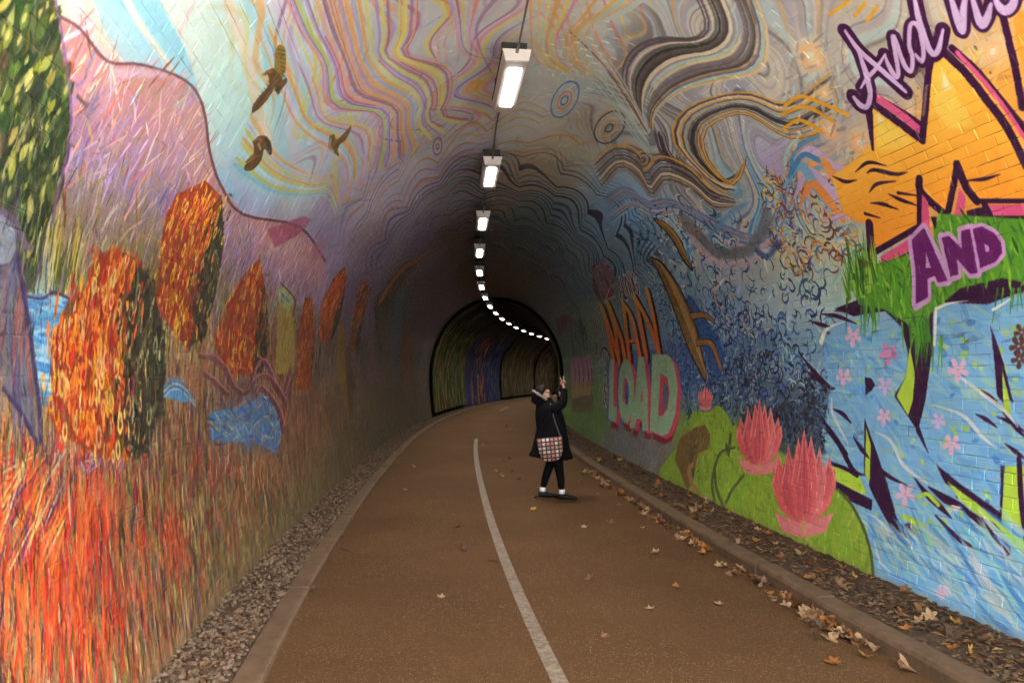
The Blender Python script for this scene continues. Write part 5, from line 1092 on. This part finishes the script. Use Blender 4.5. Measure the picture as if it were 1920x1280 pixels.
# hair: a cap over crown and back with a loose end
bm = bmesh.new(); bmesh.ops.create_icosphere(bm, subdivisions=3, radius=1)
for q in bm.verts:
    x, y, z = q.co; k = 1+.05*math.sin(9*y+5*x)+.04*math.sin(13*z)
    cut = max(0, x*.8-z*.35-.05); q.co = Vector((-.178+(x*.098-cut*.10)*k, y*.098*k*(1-.25*cut), 1.425+z*.092*k+cut*.01))
bm.verts.index_update(); obj('hair', [tuple(q.co) for q in bm.verts], [tuple(q.index for q in p.verts) for p in bm.faces], HAIR, person, smooth_=True); bm.free()
gl = obj('glasses', *tube_vf([(-.15, -.086, 1.418), (-.095, -.066, 1.41), (-.078, -.035, 1.408), (-.076, 0, 1.41), (-.078, .035, 1.408), (-.095, .066, 1.41), (-.15, .086, 1.418)], .0055, 6), FRM, person)
for sy in (-1, 1):
    v, f = box_vf(-.004, .004, -.026, .026, -.018, .018, .003); o = obj('lens', v, f, FRM, gl); o.location = (-.079, sy*.034, 1.403); o.rotation_euler = (0, -.25, sy*.25)
v, f = box_vf(-.006, .006, -.018, .018, -.004, .004, .002); o = obj('mouth', v, f, plain('lips', (.25, .07, .06), .5, var=.1, bmp=0), person); o.location = (-.072, 0, 1.352)
for sy in (-1, 1):
    v, f = box_vf(-.012, .012, -.006, .006, -.02, .02, .004); o = obj('ear', v, f, SK, person); o.location = (-.15, sy*.08, 1.4)
skin('leggings', [((-.03, 0, .78), .12), ((0, -.085, .68), .092), ((.03, -.09, .42), .066), ((.058, -.09, .25), .055), ((.062, -.09, .115), .043), ((.02, .085, .68), .092), ((-.085, .09, .42), .066), ((-.14, .09, .25), .055), ((-.173, .09, .12), .043)], [(0, 1), (1, 2), (2, 3), (3, 4), (0, 5), (5, 6), (6, 7), (7, 8)], BLK2, person)
def shoe(ax, ay, rz):
    RS_ = [(-.065, .028, .055), (-.05, .036, .075), (0, .037, .085), (.05, .038, .07), (.11, .044, .05), (.16, .042, .042), (.19, .03, .034), (.2, .012, .028)]
    v = []; nn = 12
    for (x, w, h) in RS_:
        for k in range(nn):
            a = k*2*math.pi/nn; y = w*math.cos(a); z = h*.5+h*.5*math.sin(a); v.append((x, y*(1 if z > .02 else 1.1), max(0, z)))
    f = [(i*nn+k, (i+1)*nn+k, (i+1)*nn+(k+1) % nn, i*nn+(k+1) % nn) for i in range(len(RS_)-1) for k in range(nn)]+[tuple(range(nn)), tuple(range((len(RS_)-1)*nn, len(RS_)*nn))[::-1]]
    o = obj('shoe', v, f, RUB, person, smooth_=True); o.location = (ax, ay, 0); o.rotation_euler = (0, 0, rz)
    v, f = tube_vf([(ax-.005, ay, .07), (ax-.004, ay, .098), (ax-.003, ay, .122)], [.043, .041, .045], 12); obj('sock', v, f, WHT, person, smooth_=True)
shoe(.075, -.09, -.25); shoe(-.175, .09, -.05)
# patterned bag on her hip
def bag_mat():
    m, n, l, b = mat('patterned_cloth'); uv = n.new('ShaderNodeUVMap'); uv.uv_map = 'UVMap'
    mp = n.new('ShaderNodeMapping'); mp.inputs['Scale'].default_value = (6, 6, 1); l.new(uv.outputs[0], mp.inputs[0])
    fl = n.new('ShaderNodeVectorMath'); fl.operation = 'FLOOR'; l.new(mp.outputs[0], fl.inputs[0]); fr = n.new('ShaderNodeVectorMath'); fr.operation = 'FRACTION'; l.new(mp.outputs[0], fr.inputs[0])
    sb_ = n.new('ShaderNodeVectorMath'); sb_.operation = 'SUBTRACT'; l.new(fr.outputs[0], sb_.inputs[0]); sb_.inputs[1].default_value = (.5, .5, 0)
    ab = n.new('ShaderNodeVectorMath'); ab.operation = 'ABSOLUTE'; l.new(sb_.outputs[0], ab.inputs[0]); sx = n.new('ShaderNodeSeparateXYZ'); l.new(ab.outputs[0], sx.inputs[0])
    mx = N(n, 'ShaderNodeMath', operation='MAXIMUM'); l.new(sx.outputs[0], mx.inputs[0]); l.new(sx.outputs[1], mx.inputs[1])
    ns = noise(n, l, mp.outputs[0], 2.4, 2); ad = N(n, 'ShaderNodeMath', operation='MULTIPLY_ADD'); l.new(ns.outputs[0], ad.inputs[0]); ad.inputs[1].default_value = .22; l.new(mx.outputs[0], ad.inputs[2])
    lt = N(n, 'ShaderNodeMath', operation='LESS_THAN'); l.new(ad.outputs[0], lt.inputs[0]); lt.inputs[1].default_value = .44
    wn_ = n.new('ShaderNodeTexWhiteNoise'); l.new(fl.outputs[0], wn_.inputs['Vector']); r = ramp(n, [(0, (.38, .28, .25)), (.25, (.34, .12, .10)), (.45, (.42, .34, .32)), (.65, (.34, .15, .06)), (.8, (.25, .1, .11))]); r.color_ramp.interpolation = 'CONSTANT'; l.new(wn_.outputs['Value'], r.inputs[0])
    c = mixc(n, l, lt.outputs[0], (.012, .01, .011), r.outputs[0]); l.new(c, b.inputs['Base Color']); b.inputs['Roughness'].default_value = .8; return m
bag = empty('shoulder_bag', (px_-.075, py_-.285, .516+.016)); bag.rotation_euler = (0, -.10, 0)
tag(bag, 'black shoulder bag with rows of pale and orange motifs at the person\'s hip', 'bag')
v, uv_, f = [], [], []
nx, nz = 9, 8
for sd_ in (-1, 1):
    for j in range(nz):
        t = j/(nz-1); w = (.115+.05*min(1, t*1.8)+.005*t) if j else .095
        for i in range(nx):
            u = i/(nx-1)*2-1; puff = .035*(1-u**4)*(1-(2*t-1)**4)+.012
            v.append((u*w, sd_*puff, t*.315+(.02*(u*u) if j == 0 else 0))); uv_.append((u*.5*w/.165+.5, t))
n_ = nx*nz
for j in range(nz-1):
    for i in range(nx-1):
        a = j*nx+i; f += [(a, a+1, a+nx+1, a+nx), (n_+a, n_+a+nx, n_+a+nx+1, n_+a+1)]
    f += [(j*nx, (j+1)*nx, n_+(j+1)*nx, n_+j*nx), (j*nx+nx-1, n_+j*nx+nx-1, n_+(j+1)*nx+nx-1, (j+1)*nx+nx-1)]
for i in range(nx-1): f += [(i, n_+i, n_+i+1, i+1), ((nz-1)*nx+i, (nz-1)*nx+i+1, n_+(nz-1)*nx+i+1, n_+(nz-1)*nx+i)]
obj('pouch', v, f, bag_mat(), bag, uv_, True)
obj('strap', *tube_vf([(-.15, 0, .30), (-.12, .03, .40), (-.05, .045, .5), (.04, .06, .6), (.06, .12, .70)], .009, 6), BLK, bag)
obj('strap', *tube_vf([(.15, 0, .31), (.13, .035, .38), (.10, .06, .5), (.07, .12, .69)], .009, 6), plain('strap_edge', (.05, .05, .05), .5, var=.1, bmp=0), bag)
v, f = box_vf(-.034, .034, -.004, .004, -.062, .062, .003)
ph = obj('phone', v, f, FRM); ph.location = (px_+.02, py_+.005, 1.425); ph.rotation_euler = (1.35, 1.5, 0)
tag(ph, 'thin black phone held up level in front of the person\'s face', 'phone')
